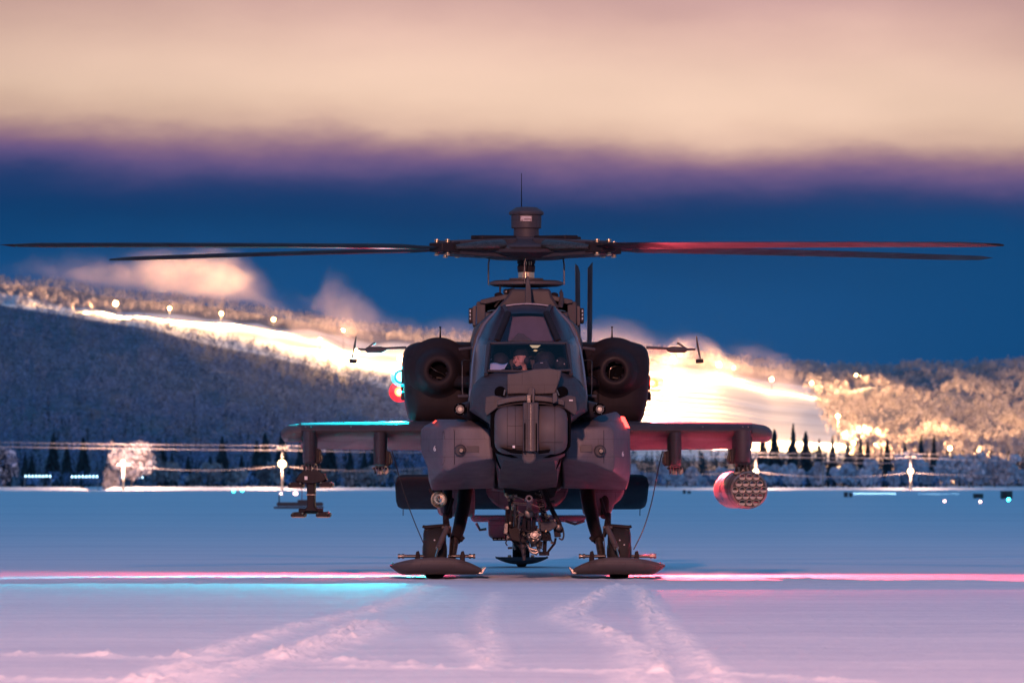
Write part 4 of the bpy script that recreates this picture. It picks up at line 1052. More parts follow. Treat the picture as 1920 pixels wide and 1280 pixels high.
# ---------------------------------------------------------------- engine nacelles
def nacelle(s):
    p = lambda a, b_, Y: Vector((s*Mm(a, b_, Y).x, *Mm(a, b_, Y)[1:]))
    out = [(100, 641), (140, 640.5), (180, 640.5), (200, 641), (214, 645), (223, 651), (228, 660), (231, 674), (231, 695), (229.5, 720), (228, 745), (224, 765), (219, 784), (212, 792), (160, 794), (100, 794)]
    cx_, cy_ = 165, 712
    def row(k, Y, dy=0): return [p(cx_+(a-cx_)*k, cy_+(b_-cy_)*k+dy, Y) for a, b_ in out]
    b_ = MB().loft([row(0.55, 0.93), row(0.80, 0.97), row(0.93, 1.04), row(0.99, 1.14), row(1.0, 1.3), row(1.0, 3.1), row(0.85, 3.6), row(0.6, 4.0)])
    nac = b_.build('engine_nacelle', PD, ang=60)
    c = p(165, 696, 0.97)
    u = 1/168.0
    MB().lathe(c, (0, 1, 0), [(64*u, 0.06), (58*u, 0.0), (52*u, -0.035), (46*u, -0.06), (42*u, -0.115), (37*u, -0.20), (30*u, -0.27), (23*u, -0.285), (18.5*u, -0.27), (17.4*u, -0.25)], 56, cap=False).build('inlet_cowl', PD, nac, ang=60)
    MB().lathe(c, (0, 1, 0), [(17.3*u, -0.252), (17.3*u, -0.10), (0.001, -0.09)], 40, cap=False).build('inlet_interior', BLK, nac)
    rr = random.Random(3+s)
    for k in range(9):     # ragged lip of ice and fasteners, pipes within
        a = rr.uniform(0, 6.28); MB().ball(c+Vector((math.cos(a)*0.098, -0.235, math.sin(a)*0.098)), rr.uniform(.008, .018), 8).build('inlet_tab', PD, nac)
    MB().tube(crv([c+Vector(v) for v in ((-0.085, -0.20, 0.045), (-0.02, -0.22, 0.0), (0.05, -0.14, -0.03), (0.085, -0.1, -0.06))] if s < 0 else [c+Vector(v) for v in ((-0.06, -0.12, -0.08), (-0.05, -0.15, 0.02), (-0.01, -0.14, 0.05), (0.08, -0.1, 0.055))]), 0.004, 6).build('pipe', STEEL, nac)
    MB().tube([c+Vector((-0.02, -0.12, -0.07)), c+Vector((0.05, -0.12, -0.08))], 0.008, 6).build('pipe', STEEL, nac)
    MB().box(c+Vector((0.06*1, -0.05, 0.01)), (0.012, 0.02, 0.03), (0, 0.3, 0)).build('bracket', STEEL, nac)
    # drive shaft housing into the gearbox
    MB().tube([p(145, 712, 0.92), p(118, 716, 0.75), p(98, 716, 0.65)], [0.075, 0.062, 0.07], 20).build('shaft_housing', PD)
    # whip on top
    o = MB().tube([p(161, 641, 1.4), p(161, 630, 1.4), p(161, 616, 1.4), p(161, 612, 1.4)], [0.017, 0.010, 0.006, 0.013], 10).build('top_antenna', BLK)
    # air data boom with its vane
    bm_ = MB(); bm_.tube([p(225, 651.5, 1.2), p(262, 653, 1.2), p(267, 655, 1.2), p(272, 655.5, 1.2), p(298, 655.5, 1.2), p(302, 655, 1.2), p(317, 654.5, 1.2)], [0.016, 0.014, 0.028, 0.036, 0.034, 0.013, 0.011], 14)
    bo = bm_.build('air_data_boom', PA)
    MB().tube([p(296, 650, 1.2), p(289, 646, 1.2), p(283, 642.5, 1.2)], [0.007, 0.011, 0.012], 8).build('boom_switch', DST, bo)
    vx = 322
    MB().tube([p(vx-3, 630, 1.2), p(vx-0, 650, 1.2), p(vx+2, 660, 1.2), p(vx+5, 675, 1.2)], [0.006, 0.013, 0.010, 0.007], 8).build('vane_arm', DST, bo)
    c2 = p(vx+3, 677, 1.2); MB().lathe(c2+Vector((-0.042, 0, 0)), (1, 0, 0.06*s), [(0.022, 0), (0.024, 0.02), (0.024, 0.065), (0.022, 0.085)], 16).build('vane_weight', PD, bo)
    # side lamp housing
    MB().box(p(230, 742, 1.75), (0.05, 0.14, 0.10)).build('lamp_housing', PD, nac, bevel=0.01)
    return nac
nacelle(-1); nacelle(1)
# position and strobe lamps with their real light
RED = emis('red_beacon_glow', (1.0, 0.16, 0.05), 9)
CYN = emis('cyan_position_glow', (0.25, 0.9, 1.0), 9)
def halo_mat(name, col, st):
    m = bpy.data.materials.new(name); m.use_nodes = True; t = NT(m.node_tree); t.n.clear()
    e = t.new('ShaderNodeEmission'); e.inputs[0].default_value = (*col, 1); e.inputs[1].default_value = st
    tr = t.new('ShaderNodeBsdfTransparent'); mx = t.new('ShaderNodeMixShader'); mx.inputs[0].default_value = 0.38
    t.link(tr.outputs[0], mx.inputs[1]); t.link(e.outputs[0], mx.inputs[2]); o = t.new('ShaderNodeOutputMaterial'); t.link(mx.outputs[0], o.inputs[0]); return m
DR = halo_mat('red_lamp_halo', (1.0, 0.02, 0.03), 2.6); DC = halo_mat('cyan_lamp_halo', (0.0, 0.65, 0.9), 2.2)
def nlight(px, py, Y, mat, dm, col, eo, es, r0, aim, nm):
    c = H(px, py, Y); o = MB().ball(c, r0, 14).build(nm, mat)
    MB().ball(c, r0*2.1, 18).build('lamp_halo', dm, o)  # oversized glowing ball imitates the halo round the lamp
    sx = -1 if px < 988 else 1
    MB().tube([c, c+Vector((-sx*0.12, 0.02, 0))], [0.03, 0.05], 10).build('lamp_bracket', PD, o)
    MB().box(Vector((sx*(231*(D+Y-0.2)/F-0.03+0.016), Y-0.22, c.z)), (0.06, 0.10, 0.16)).build('inboard_blocker', PD, o, bevel=0.003)  # box added to block the lamp's light inboard
    if nm == 'position_lamp':      # opaque disc added behind the lamp to block its light rearwards
        MB().lathe(c+Vector((0, 0.085, 0)), (0, 1, 0), [(0.078, 0), (0.080, 0.01), (0.04, 0.02)], 24).build('rear_blocker', PD, o)
    for kind, en in (('POINT', eo), ('SPOT', es)):
        if not en: continue
        l = bpy.data.lights.new(nm+'_light', kind); l.energy = en; l.color = col; l.shadow_soft_size = 0.012
        lo = bpy.data.objects.new(nm+'_light', l); COL.objects.link(lo); lo.parent = HELI; lo.location = Vector((sx*(231*(D+Y-0.08)/F+0.018), Y-0.075-(0.01 if kind == 'SPOT' else 0), c.z))
        if kind == 'SPOT':
            l.spot_size = math.radians(126); l.spot_blend = 1.0; lo.rotation_euler = Vector(aim).to_track_quat('-Z', 'Y').to_euler()
nlight(752, 706, 1.80, CYN, DC, (0.0, 0.72, 0.85), 260, 5600, 0.056, (-0.7, -1.5, -1.1), 'position_lamp')
nlight(749, 734, 2.90, RED, DR, (1.0, 0.04, 0.10), 420, 1700, 0.058, (-1, 0.25, -0.7), 'beacon_lamp')
nlight(1226, 718, 2.95, RED, DR, (1.0, 0.07, 0.10), 220, 9500, 0.055, (1, -1.5, -1.3), 'beacon_lamp')
MB().prism([(1164, 780), (1171, 781), (1181, 802), (1168, 800)], -1.83, -1.78).build('red_glow_patch', emis('patch_glow_red', (1.0, 0.05, 0.04), 6))  # glowing red patch on the fairing's upper outer corner
MB().prism([(810, 793), (816, 787), (820, 788), (814, 794)], -2.0, -1.95).build('red_glow_patch', emis('patch_glow_red', (1.0, 0.07, 0.05), 1.2))  # glowing patch paints the red light caught by the fairing edge

# ---------------------------------------------------------------- stub wings and stores
def wing(s):
    xs_ = [100, 150, 200, 260, 330, 385, 423]
    rows = []
    for i, dx in enumerate(xs_):
        t = i/(len(xs_)-1); ty = 788+4.5*t
        sec = [(0.20, 806+1*t), (0.23, 799), (0.34, ty+3), (0.60, ty), (0.95, ty+1.0), (1.22, ty+12), (1.34, 843-4*t), (1.30, 845-4*t), (1.05, 830-2*t), (0.65, 822), (0.34, 818), (0.22, 812)]
        rows.append([Vector((s*Mm(dx, 0, Y).x, Y, Mm(0, py, Y).z)) for Y, py in sec])
    w_ = MB().loft(rows).build('stub_wing', PA, ang=50)
    # rounded tip fairing
    rows = []
    for dx, k, dz_ in ((421, 1.0, 0), (428, 1.0, 0), (446, 0.93, 2), (455, 0.75, 3), (460, 0.4, 3)):
        rows.append([Vector((s*Mm(dx, 0, 0.6).x, 0.7+0.42*k*math.cos(a), Mm(0, 811+dz_-17.5*k*math.sin(a), 0.6).z)) for a in np.linspace(0, 2*math.pi, 20, endpoint=False)])
    MB().loft(rows).build('wingtip_fairing', PT, w_, ang=60)
    for dx in (415, 405, 330, 150): MB().ball(Vector((s*Mm(dx, 0, .2).x, 0.21, Mm(0, 800, .2).z)), 0.009, 8).build('rivet', STEEL, w_)
    MB().tube([Vector((s*Mm(100, 0, 1.3).x, 1.33, Mm(0, 842, 1.3).z)), Vector((s*Mm(384, 0, 1.3).x, 1.33, Mm(0, 838, 1.3).z))], 0.006, 6).build('flap_hinge', DST, w_)
    return w_
wing(-1); wing(1)
def pylon(x0, x1, ytop, ybot, kit):
    xm = (x0+x1)/2; n = 20; rows = []
    for py, k in ((ytop, 1.0), (ytop+10, 1.0), (ybot-10, 1.0), (ybot-2, 0.97), (ybot, 0.9)):
        rows.append([Vector((H(xm, 0, 0.3).x+(x1-x0)/2/168*k*math.copysign(abs(math.cos(a))**0.6, math.cos(a)), 0.55+0.52*k*math.copysign(abs(math.sin(a))**0.8, math.sin(a)), H(0, py, 0.3).z)) for a in np.linspace(0, 2*math.pi, n, endpoint=False)])
    o = MB().loft(rows).build('pylon', PA, ang=50)
    rr = random.Random(int(x0)); sd = -1 if xm > 988 else 1
    # side access plate with bare metal edges and the ejector rack below
    xe = x1 if sd > 0 else x0
    MB().prism([(xe-2*sd, ybot-28), (xe+6*sd, ybot-26), (xe+7*sd, ybot-14), (xe+9*sd, ybot-6), (xe+5*sd, ybot+1), (xe-2*sd, ybot+1)], 0.25, 0.9).build('rack_cover', PD, o, bevel=0.004)
    for k in range(4): MB().tube([H(xe+(2+2*k)*sd, ybot-26+k, 0.22), H(xe+(1+2.4*k)*sd, ybot-2-k, 0.22)], 0.002, 6).build('rack_cable', BRASS if k == 2 else DST, o)
    MB().tube([H(xe+6*sd, ybot-24, 0.2), H(xe+11*sd, ybot-12, 0.2), H(xe+9*sd, ybot-2, 0.2)], 0.006, 6).build('rack_cable', DST, o)
    MB().pbox(xm-10, ybot-3, xm+10, ybot+4, 0.2, 0.9).build('ejector_rack', DST, o, bevel=0.006)
    for dx in (-13, 13):
        MB().prism([(xm+dx-2, ybot+4), (xm+dx+2, ybot+4), (xm+dx+3, ybot+14), (xm+dx*0.8, ybot+18), (xm+dx*0.5, ybot+14), (xm+dx*0.75, ybot+10)], 0.35, 0.45).build('sway_brace', DST, o, bevel=0.002)
    MB().pbox(xm-13, ybot+4, xm+13, ybot+7, 0.3, 0.8).build('ejector_rack', PD, o, bevel=0.004)
    MB().pbox(xm-5, ybot+6, xm+5, ybot+17, 0.35, 0.7).build('ejector_rack', DST, o, bevel=0.004)
    for dx in (-9, -3, 4, 9): MB().tube([H(xm+dx, ybot+1, 0.2), H(xm+dx*0.8, ybot+12, 0.25)], 0.004, 6).build('rack_cable', STEEL, o)
    return o
pylon(567, 594, 808, 868, 1); pylon(700, 725, 810, 872, 0); pylon(1253, 1278, 810, 872, 0); pylon(1375, 1409, 806, 868, 1)
# missile launcher frame under the left outer pylon
ml = MB().prism([(553, 902), (560, 889), (571, 880), (596, 880), (606, 887), (612, 899), (604, 903), (590, 906), (574, 906)], 0.15, 1.0).build('missile_launcher', PD, bevel=0.01)
MB().prism([(575, 900), (590, 900), (589, 948), (596, 958), (570, 958), (576, 948)], 0.2, 0.95).build('launcher_column', PD, ml, bevel=0.01)
MB().pbox(574.5, 926, 590.5, 928, 0.17, 0.22).build('column_band', DST, ml)
for x0, x1, y0, y1 in ((540, 567, 904, 915), (598, 623, 903, 914), (545, 571, 960, 970), (592, 618, 960, 970)):
    MB().prism([(x0, y0+4), (x0+4, y0), (x1-4, y0-1), (x1, y0+3), (x1, y1-2), (x0, y1-2)], 0.1, 1.2).build('launch_rail', PD, ml, bevel=0.005)
    MB().pbox(x0+2, y1-2, x1-2, y1, 0.05, 1.25).build('rail_shoe', DST, ml)
    for q in (0.15, 0.85): MB().ball(H(x0+(x1-x0)*q, y0+2, 0.08), 0.012, 8).build('rail_stud', BRASS, ml)
MB().tube([H(556, 903, 0.3), H(562, 893, 0.3)], 0.02, 8).build('launcher_arm', PD, ml); MB().tube([H(610, 902, 0.3), H(604, 893, 0.3)], 0.02, 8).build('launcher_arm', PD, ml)
MB().tube([H(560, 958, 0.3), H(606, 958, 0.3)], 0.03, 8).build('launcher_arm', PD, ml)
MB().pbox(571, 892.5, 576.5, 899, 0.12, 0.16).build('placard', WHT, ml)
for k in range(7): MB().tube([H(570+k*5, 872+(k % 2)*2, 0.15), H(568+k*5.5, 882, 0.15)], 0.006, 6).build('rack_cable', (DST, STEEL)[k % 2], ml)
# rocket pod under the right outer pylon, toed a little to the right
yaw = math.radians(6.5); pc = H(1405, 918, -0.05); ax = Vector((-math.sin(yaw), math.cos(yaw), 0)); R_ = 0.206
POD = paint('pod_metal', (0.26, 0.22, 0.20), 0.32, 0.3, 0.75)
pod = MB().lathe(pc, ax, [(R_*0.90, 0.0), (R_, 0.012), (R_, 0.07), (R_*1.015, 0.075), (R_*1.015, 0.10), (R_, 0.105), (R_, 0.30), (R_*1.015, .305), (R_*1.015, .33), (R_, .335), (R_, 1.25), (R_*0.9, 1.45), (R_*0.7, 1.5)], 48, cap=False).build('rocket_pod', POD, ang=40)
sx_ = Vector((math.cos(yaw), math.sin(yaw), 0)); up_ = Vector((0, 0, 1)); TUB = simple('tube_liner', (0.42, 0.38, 0.33), 0.30, 0.85, var=0.3)
# perforated front plate: a flat disc mesh with the nineteen bores cut through
bm = bmesh.new(); NG = 150; PFM = simple('pod_face_paint', (0.010, 0.009, 0.009), 0.6)
cents = [((k-(nr-1)/2)*0.0785, q*0.071) for q, nr in ((-2, 3), (-1, 4), (0, 5), (1, 4), (2, 3)) for k in range(nr)]
gv = {}
def gvert(i, j):
    if (i, j) not in gv:
        a_, b2 = (i/NG-0.5)*2*R_*0.95, (j/NG-0.5)*2*R_*0.95; gv[(i, j)] = bm.verts.new(pc+ax*0.012+sx_*a_+up_*b2)
    return gv[(i, j)]
for i in range(NG):
    for j in range(NG):
        a_, b2 = ((i+.5)/NG-0.5)*2*R_*0.95, ((j+.5)/NG-0.5)*2*R_*0.95
        if math.hypot(a_, b2) < R_*0.94 and all(math.hypot(a_-c_[0], b2-c_[1]) > 0.0325 for c_ in cents): bm.faces.new((gvert(i, j), gvert(i+1, j), gvert(i+1, j+1), gvert(i, j+1)))
me_ = bpy.data.meshes.new('pod_face'); bm.to_mesh(me_); bm.free(); link_mesh('pod_face', me_, PFM, pod)
for q, nrow in ((-2, 3), (-1, 4), (0, 5), (1, 4), (2, 3)):
    for k in range(nrow):
        off_ = sx_*((k-(nrow-1)/2)*0.0785)+up_*(q*0.071)
        MB().lathe(pc+off_-ax*0.004, ax, [(0.0345, 0.03), (0.0345, 0.0), (0.0305, 0.0), (0.0300, 0.45)], 20, cap=False).build('launch_tube', TUB, pod)
for dx in (-12, -4, 5, 12): MB().tube([H(1393+dx, 868, 0.25), H(1393+dx*1.1, 884, 0.3)], 0.012, 6).build('pod_lug', DST, pod)
MB().pbox(1376, 884, 1410, 889, 0.1, 0.9).build('pod_lug', DST, pod, bevel=0.005)
for a_, b2 in cents:      # bright half-disc paints the lit lower wall of every bore
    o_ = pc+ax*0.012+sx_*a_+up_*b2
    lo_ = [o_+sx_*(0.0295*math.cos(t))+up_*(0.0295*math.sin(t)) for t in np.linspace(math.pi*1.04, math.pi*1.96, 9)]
    MB().loft([lo_, [p+ax*0.02 for p in lo_]]).build('bore_highlight', TUB, pod)
# hanging earth cables
MB().tube(crv([H(735, 846, 0.6), H(745, 880, 0.3), H(758, 925, 0.1), H(776, 975, 0.0), H(795, 1020, 0.0)]), 0.006, 6).build('earth_cable', CABLE)
MB().tube(crv([H(1242, 846, 0.6), H(1233, 885, 0.3), H(1222, 940, 0.1), H(1207, 990, 0.0), H(1188, 1030, 0.0)]), 0.006, 6).build('earth_cable', CABLE)

# ---------------------------------------------------------------- belly
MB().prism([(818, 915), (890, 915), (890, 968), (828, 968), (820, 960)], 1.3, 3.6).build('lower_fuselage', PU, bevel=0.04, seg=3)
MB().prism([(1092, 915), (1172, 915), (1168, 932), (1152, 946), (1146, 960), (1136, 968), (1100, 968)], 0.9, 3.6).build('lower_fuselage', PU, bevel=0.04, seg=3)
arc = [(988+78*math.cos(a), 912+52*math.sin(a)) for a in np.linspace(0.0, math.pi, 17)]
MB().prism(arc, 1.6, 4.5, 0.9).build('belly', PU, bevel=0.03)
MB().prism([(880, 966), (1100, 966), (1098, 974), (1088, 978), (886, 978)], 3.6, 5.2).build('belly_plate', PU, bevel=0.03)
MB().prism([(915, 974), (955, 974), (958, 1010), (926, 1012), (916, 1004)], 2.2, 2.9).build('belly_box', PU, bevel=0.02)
MB().pbox(924, 1007, 958, 1013, 2.1, 2.9).build('box_vent', BLK)
for k in range(4): MB().pbox(926+8*k, 1009, 931+8*k, 1011, 2.08, 2.1).build('vent_slat', STEEL)
MB().tube([H(893, 980, 2.5), H(900, 993, 2.5), H(912, 991, 2.5)], 0.015, 8).build('step', DST)
MB().tube([H(1060, 976, 2.5), H(1078, 982, 2.5), H(1096, 976, 2.5)], 0.015, 8).build('step', DST)
# stabilator across the tail
rows = []
for dx, k in ((-237, .55), (-234, .85), (-226, .98), (-214, 1), (0, 1), (214, 1), (226, .98), (234, .85), (237, .55)):
    t = abs(dx)/237
    rows.append([Vector((Mm(dx, 0, 9.8).x, 9.55+0.45*y_, Mm(0, 922+k*zp, 9.8).z)) for y_, zp in ((0, -28), (.12, -33), (.5, -30), (2.2, 28), (2.3, 33), (1.7, 30), (.2, -10), (0.02, -22))])
MB().loft(rows).build('stabilator', PD, bevel=0.01, ang=50)
for s in (-1, 1): MB().tube([Mm(s*222, 950, 10.4), Mm(s*222, 966, 10.5)], 0.006, 5).build('static_wick', DST)
# landing light
c = H(823, 936, 0.3); ll = MB().lathe(c, (0, -1, 0), [(0.06, -0.13), (0.082, -0.05), (0.088, 0.0), (0.090, 0.03), (0.076, 0.034), (0.070, 0.02), (0.060, -0.01), (0.035, -0.035), (0.012, -0.045)], 40).build('landing_light', BRASS, ang=30)
MB().lathe(c, (0, -1, 0), [(0.069, 0.018), (0.058, -0.008), (0.035, -0.031), (0.012, -0.040), (0.001, -0.041)], 36, cap=False).build('reflector', CHR, ll)
MB().ball(c+Vector((0.006, -0.01, -0.004)), 0.014, 12).build('bulb', CHR, ll)
MB().pbox(818, 912, 829, 925, 0.28, 0.42).build('lamp_bracket', PD, ll, bevel=0.004)
MB().tube([H(811, 925, 0.3), H(806, 915, 0.3)], 0.02, 8).build('lamp_bracket', PD, ll)

# ---------------------------------------------------------------- landing gear on skis
def gear(s):
    g = lambda dx, py, Y: Vector((s*Mm(dx, py, Y).x, *Mm(dx, py, Y)[1:]))
    leg = MB().tube([g(112, 905, 0.9), g(118, 945, 0.6), g(126, 985, 0.3), g(134, 1012, 0.12)], [0.085, 0.078, 0.070, 0.062], 20).build('main_gear_leg', PD)
    MB().tube([g(134, 1005, 0.15), g(140, 1045, 0.02)], [0.045, 0.040], 16).build('shock_strut', DST, leg)
    MB().tube([g(147, 918, 1.0), g(147, 968, 0.8)], 0.05, 12).build('drag_brace', PD, leg)
    MB().tube([g(139, 935, 0.3), g(146, 960, 0.15), g(153, 978, 0.0)], [0.018, 0.020, 0.022], 12).build('hose_run', PD, leg)
    MB().tube([g(153, 962, 0.1), g(151, 985, 0.05), g(144, 1006, 0.05)], [0.030, 0.040, 0.02], 12).build('leg_bracket', PD, leg)
    MB().tube([g(124, 1008, 0.0), g(119, 1012, 0.0)], [0.035, 0.030], 12).build('axle_lug', PD, leg)
    # lift actuator down to the ski
    a0, a1 = g(150, 988, -0.35), g(167, 1027, -0.5)
    MB().tube([a0, a1], [0.030, 0.032], 16).build('ski_actuator', PT, leg)
    MB().lathe(a1, (0, -1, 0), [(0.026, -0.01), (0.028, 0.01), (0.016, 0.015), (0.012, 0.0)], 18).build('actuator_eye', STEEL, leg)
    MB().tube([a1, g(172, 1044, -0.55)], [0.012, 0.010], 10).build('actuator_rod', CHR, leg)
    MB().tube([g(142, 988, -0.3), g(160, 988, -0.3)], 0.012, 8).build('actuator_pin', STEEL, leg)
    MB().tube(crv([g(143, 990, -0.32), g(144, 1010, -0.3), g(146, 1042, -0.3)]), 0.006, 6).build('brake_hose', CABLE, leg)
    MB().tube([g(150, 984, -0.1), g(190, 988, -0.15), g(196, 986, -0.15)], [0.018, 0.022, 0.015], 10).build('wheel_fork', PD, leg)
    MB().tube([g(150, 990, -0.1), g(193, 994, -0.15)], 0.014, 8).build('wheel_fork', DST, leg)
    # wheel
    wc = g(173, 1034, 0.0); wc.z = 0.292; R = 0.292; hw = 0.122
    wh = MB().lathe(wc-Vector((hw, 0, 0)), (1, 0, 0), [(0.15, 0.0), (0.20, -0.004), (0.245, 0.004), (0.275, 0.022), (0.290, 0.05), (R, 0.085), (R, 2*hw-0.085), (0.290, 2*hw-0.05), (0.275, 2*hw-0.022), (0.245, 2*hw-0.004), (0.20, 2*hw+0.004), (0.15, 2*hw)], 56).build('main_wheel', RUB, ang=50)
    for q in (-0.055, 0.0, 0.055):
        MB().lathe(wc+Vector((q-0.004, 0, 0)), (1, 0, 0), [(R-0.004, 0), (R+0.0015, 0.001), (R+0.0015, 0.007), (R-0.004, 0.008)], 56, cap=False).build('tread_rib', RUB, wh)
    MB().lathe(wc-Vector((hw+0.005, 0, 0)), (1, 0, 0), [(0.05, -0.01), (0.09, 0.0), (0.145, 0.004), (0.15, 0.02), (0.15, 2*hw-0.01), (0.145, 2*hw+0.006), (0.09, 2*hw+0.01), (0.05, 2*hw+0.02)], 36).build('rim', DST, wh)
    for q in range(5): MB().ball(wc+Vector((-.05+.025*q, -0.285+0.02*(q % 2), 0.03+0.05*((q*7) % 3))), 0.010, 6, (1, .5, 1)).build('snow_clump', simple('stuck_snow', (0.5, 0.5, 0.55), 0.8), wh)
    # ski: a wide plate with a curled front and turned-up outer lip
    xi, xo = (78, 255)
    rows = []
    prof = [(-1.02, 0.235), (-1.045, 0.19), (-1.03, 0.13), (-0.95, 0.085), (-0.8, 0.055), (-0.5, 0.045), (0.7, 0.045), (0.95, 0.07)]
    n = 22
    wts = [1.0, 0.78, 0.5, 0.25, 0.08, 0.0, 0.0, 0.0]
    for (Y, z_), wt in zip(prof, wts):
        row = []
        for k in range(n+1):
            t = k/n; dx = xi+7+(xo-7-xi)*t                        # t = 0 inner end, 1 outer tip
            zt = 0.238-0.085*abs((t-0.45)/0.55)**2.4 if t > 0.45 else 0.238-0.125*abs((0.45-t)/0.45)**2.2
            zb = 0.048+(max(0, t-0.86)/0.14)**1.6*0.085+(0.006 if t < 0.04 else 0)
            zt = max(zt, zb+0.012)
            pull = 0.10*abs(2*t-1)**3
            row.append(Vector((s*dx/170, (Y+pull) if wt > 0 else Y, zb+(zt-zb)*wt+(0.02 if Y > 0.9 else 0))))
        rows.append(row)
    thick = [[p+Vector((0, 0.010 if i < 3 else 0, 0.018 if i >= 2 else 0.004)) for p in r] for i, r in enumerate(rows)]
    full = [rows[i]+thick[i][::-1] for i in range(len(rows))]
    ski = MB().loft(full).build('ski', PT, ang=50)
    # inner turned-up keel plate, axle tubes and brackets
    MB().loft([[g(78, 1062, -0.9), g(84, 1074, -0.9), g(92, 1075, -0.9), g(88, 1070, -0.9)], [g(78, 1062, 0.6), g(84, 1074, 0.6), g(92, 1075, 0.6), g(88, 1070, 0.6)]]).build('keel_plate', STEEL, ski)
    for xx, x2, x3 in ((205, 190, 236), (121, 103, 148)):
        MB().lathe(Vector((s*min(x2, x3)/170, -0.1, 0.245)), (s, 0, 0), [(0.017, 0), (0.017, abs(x3-x2)/170), ], 14).build('ski_axle', DST, ski)
        e = 236 if xx == 205 else 103
        MB().lathe(Vector((s*(e-6)/170, -0.1, 0.245)), (s, 0, 0), [(0.026, 0), (0.030, 0.02), (0.020, 0.022), (0.020, 0.045), (0.030, 0.048), (0.026, 0.07)], 12).build('axle_nut', STEEL, ski)
        p0 = Vector((s*xx/170, -0.1, 0.06))
        MB().loft([[p0+Vector((q*0.5*k, y_, z_)) for q, y_, z_ in ((-.06, -.05, 0), (-.055, -.05, .17), (-.03, -.05, .235), (0.03, -.05, .245), (.055, -.05, .2), (.06, -.05, 0))] for k in (1,)]+[[p0+Vector((q*0.5, 0.06, z_)) for q, y_, z_ in ((-.06, 0, 0), (-.055, 0, .17), (-.03, 0, .235), (0.03, 0, .245), (.055, 0, .2), (.06, 0, 0))]]).build('axle_bracket', PD, ski, bevel=0.008)
    for xx in (225, 115): MB().ball(Vector((s*xx/170, -0.35, 0.10)), 0.014, 8).build('ski_bolt', STEEL, ski)
gear(-1); gear(1)
# tail wheel with its small ski
tw = H(978, 1040, 10.6)
MB().lathe(Vector((tw.x-0.07, 10.6, 0.19)), (1, 0, 0), [(0.10, 0), (0.15, -0.002), (0.185, 0.02), (0.19, 0.05), (0.19, 0.09), (0.185, 0.12), (0.15, 0.142), (0.10, 0.14)], 40).build('tail_wheel', RUB, ang=50)
tsk = []
for Y, z0, z1 in ((9.95, 0.115, 0.25), (9.93, 0.09, 0.17), (10.0, 0.06, 0.10), (10.2, 0.035, 0.07), (11.2, 0.035, 0.07)):
    c0 = [Vector((tw.x+dx/150, Y+(0.0), z0+(0.118-z0)*abs(dx/50)**2.4)) for dx in np.linspace(-49, 49, 15)]
    tsk.append(c0+[p+Vector((0, 0.012, 0.015)) for p in c0[::-1]])
ts = MB().loft(tsk).build('tail_ski', PT, ang=50)
MB().pbox(930, 1044.5, 1026, 1047, 10.15, 10.25).build('ski_rim', PT, ts)
for px in (956, 999):
    MB().pbox(px-4, 1040, px+3, 1048, 10.0, 10.15).build('ski_clamp', BRASS, ts, bevel=0.006)
for dx in (-12, 10):
    MB().tube([H(978+dx, 1000, 10.3), H(978+dx, 1044, 10.4)], 0.035, 12).build('tail_gear_strut', PD)
MB().tube([H(978, 985, 9.6), H(978, 1030, 10.4)], [0.09, 0.07], 16).build('tail_gear_leg', PD)
MB().tube([H(968, 850, 9.2), H(975, 930, 9.5), H(978, 995, 10.2)], [0.13, 0.11, 0.08], 16).build('tail_gear_leg', PD)
MB().tube(crv([H(966, 1030, 10.2), H(962, 1010, 10.2), H(972, 1000, 10.2), H(984, 1008, 10.2)]), 0.014, 8).build('tail_hose', STEEL)
# ---------------------------------------------------------------- chain gun under the chin
gun = MB().tube([H(992, 948, -1.55), H(992, 985, -0.2)], [0.026, 0.045], 20).build('chain_gun', DST)
bc = H(992, 934, -2.0); bdir = (H(992, 975, -0.6)-bc).normalized()
MB().lathe(bc, bdir, [(0.022, 0.03), (0.020, 0.0), (0.034, 0.0), (0.041, 0.01), (0.041, 0.09), (0.036, 0.12), (0.027, 0.13), (0.027, 1.3)], 28, cap=False).build('barrel', PL, gun)
MB().lathe(bc, bdir, [(0.001, 0.012), (0.022, 0.012)], 18, cap=False).build('bore', BLK, gun)
# cradle: collar with two eyes
MB().lathe(H(992, 962, -1.3), (0, -1, 0), [(0.052, -0.05), (0.056, 0), (0.045, 0.03), (0.03, 0.035)], 28).build('cradle_collar', DST, gun)
for dx in (-15, 15):
    MB().lathe(H(992+dx, 964, -1.3), (0, -1, 0), [(0.020, -0.04), (0.022, 0.02), (0.012, 0.024), (0.010, 0.0)], 18).build('cradle_eye', PT, gun)
MB().tube([H(977, 964, -1.28), H(1007, 964, -1.28)], 0.014, 8).build('cradle_bar', PT, gun)
for dx in (-17, 17): MB().tube(crv([H(992+dx, 966, -1.2), H(992+dx*1.1, 980, -1.2), H(992+dx*1.15, 990, -1.2), H(992+dx*0.9, 992, -1.2)]), 0.010, 8).build('cradle_arm', DST, gun)
for dx in (-9, 0, 9): MB().tube([H(992+dx, 970, -1.2), H(992+dx, 992, -1.15)], 0.022, 10).build('recoil_adapter', PD, gun)
MB().tube(crv([H(976, 985, -1.15), H(984, 993, -1.15), H(992, 996, -1.15), H(1000, 993, -1.15), H(1008, 985, -1.15)]), 0.012, 8).build('cradle_arm', PD, gun)
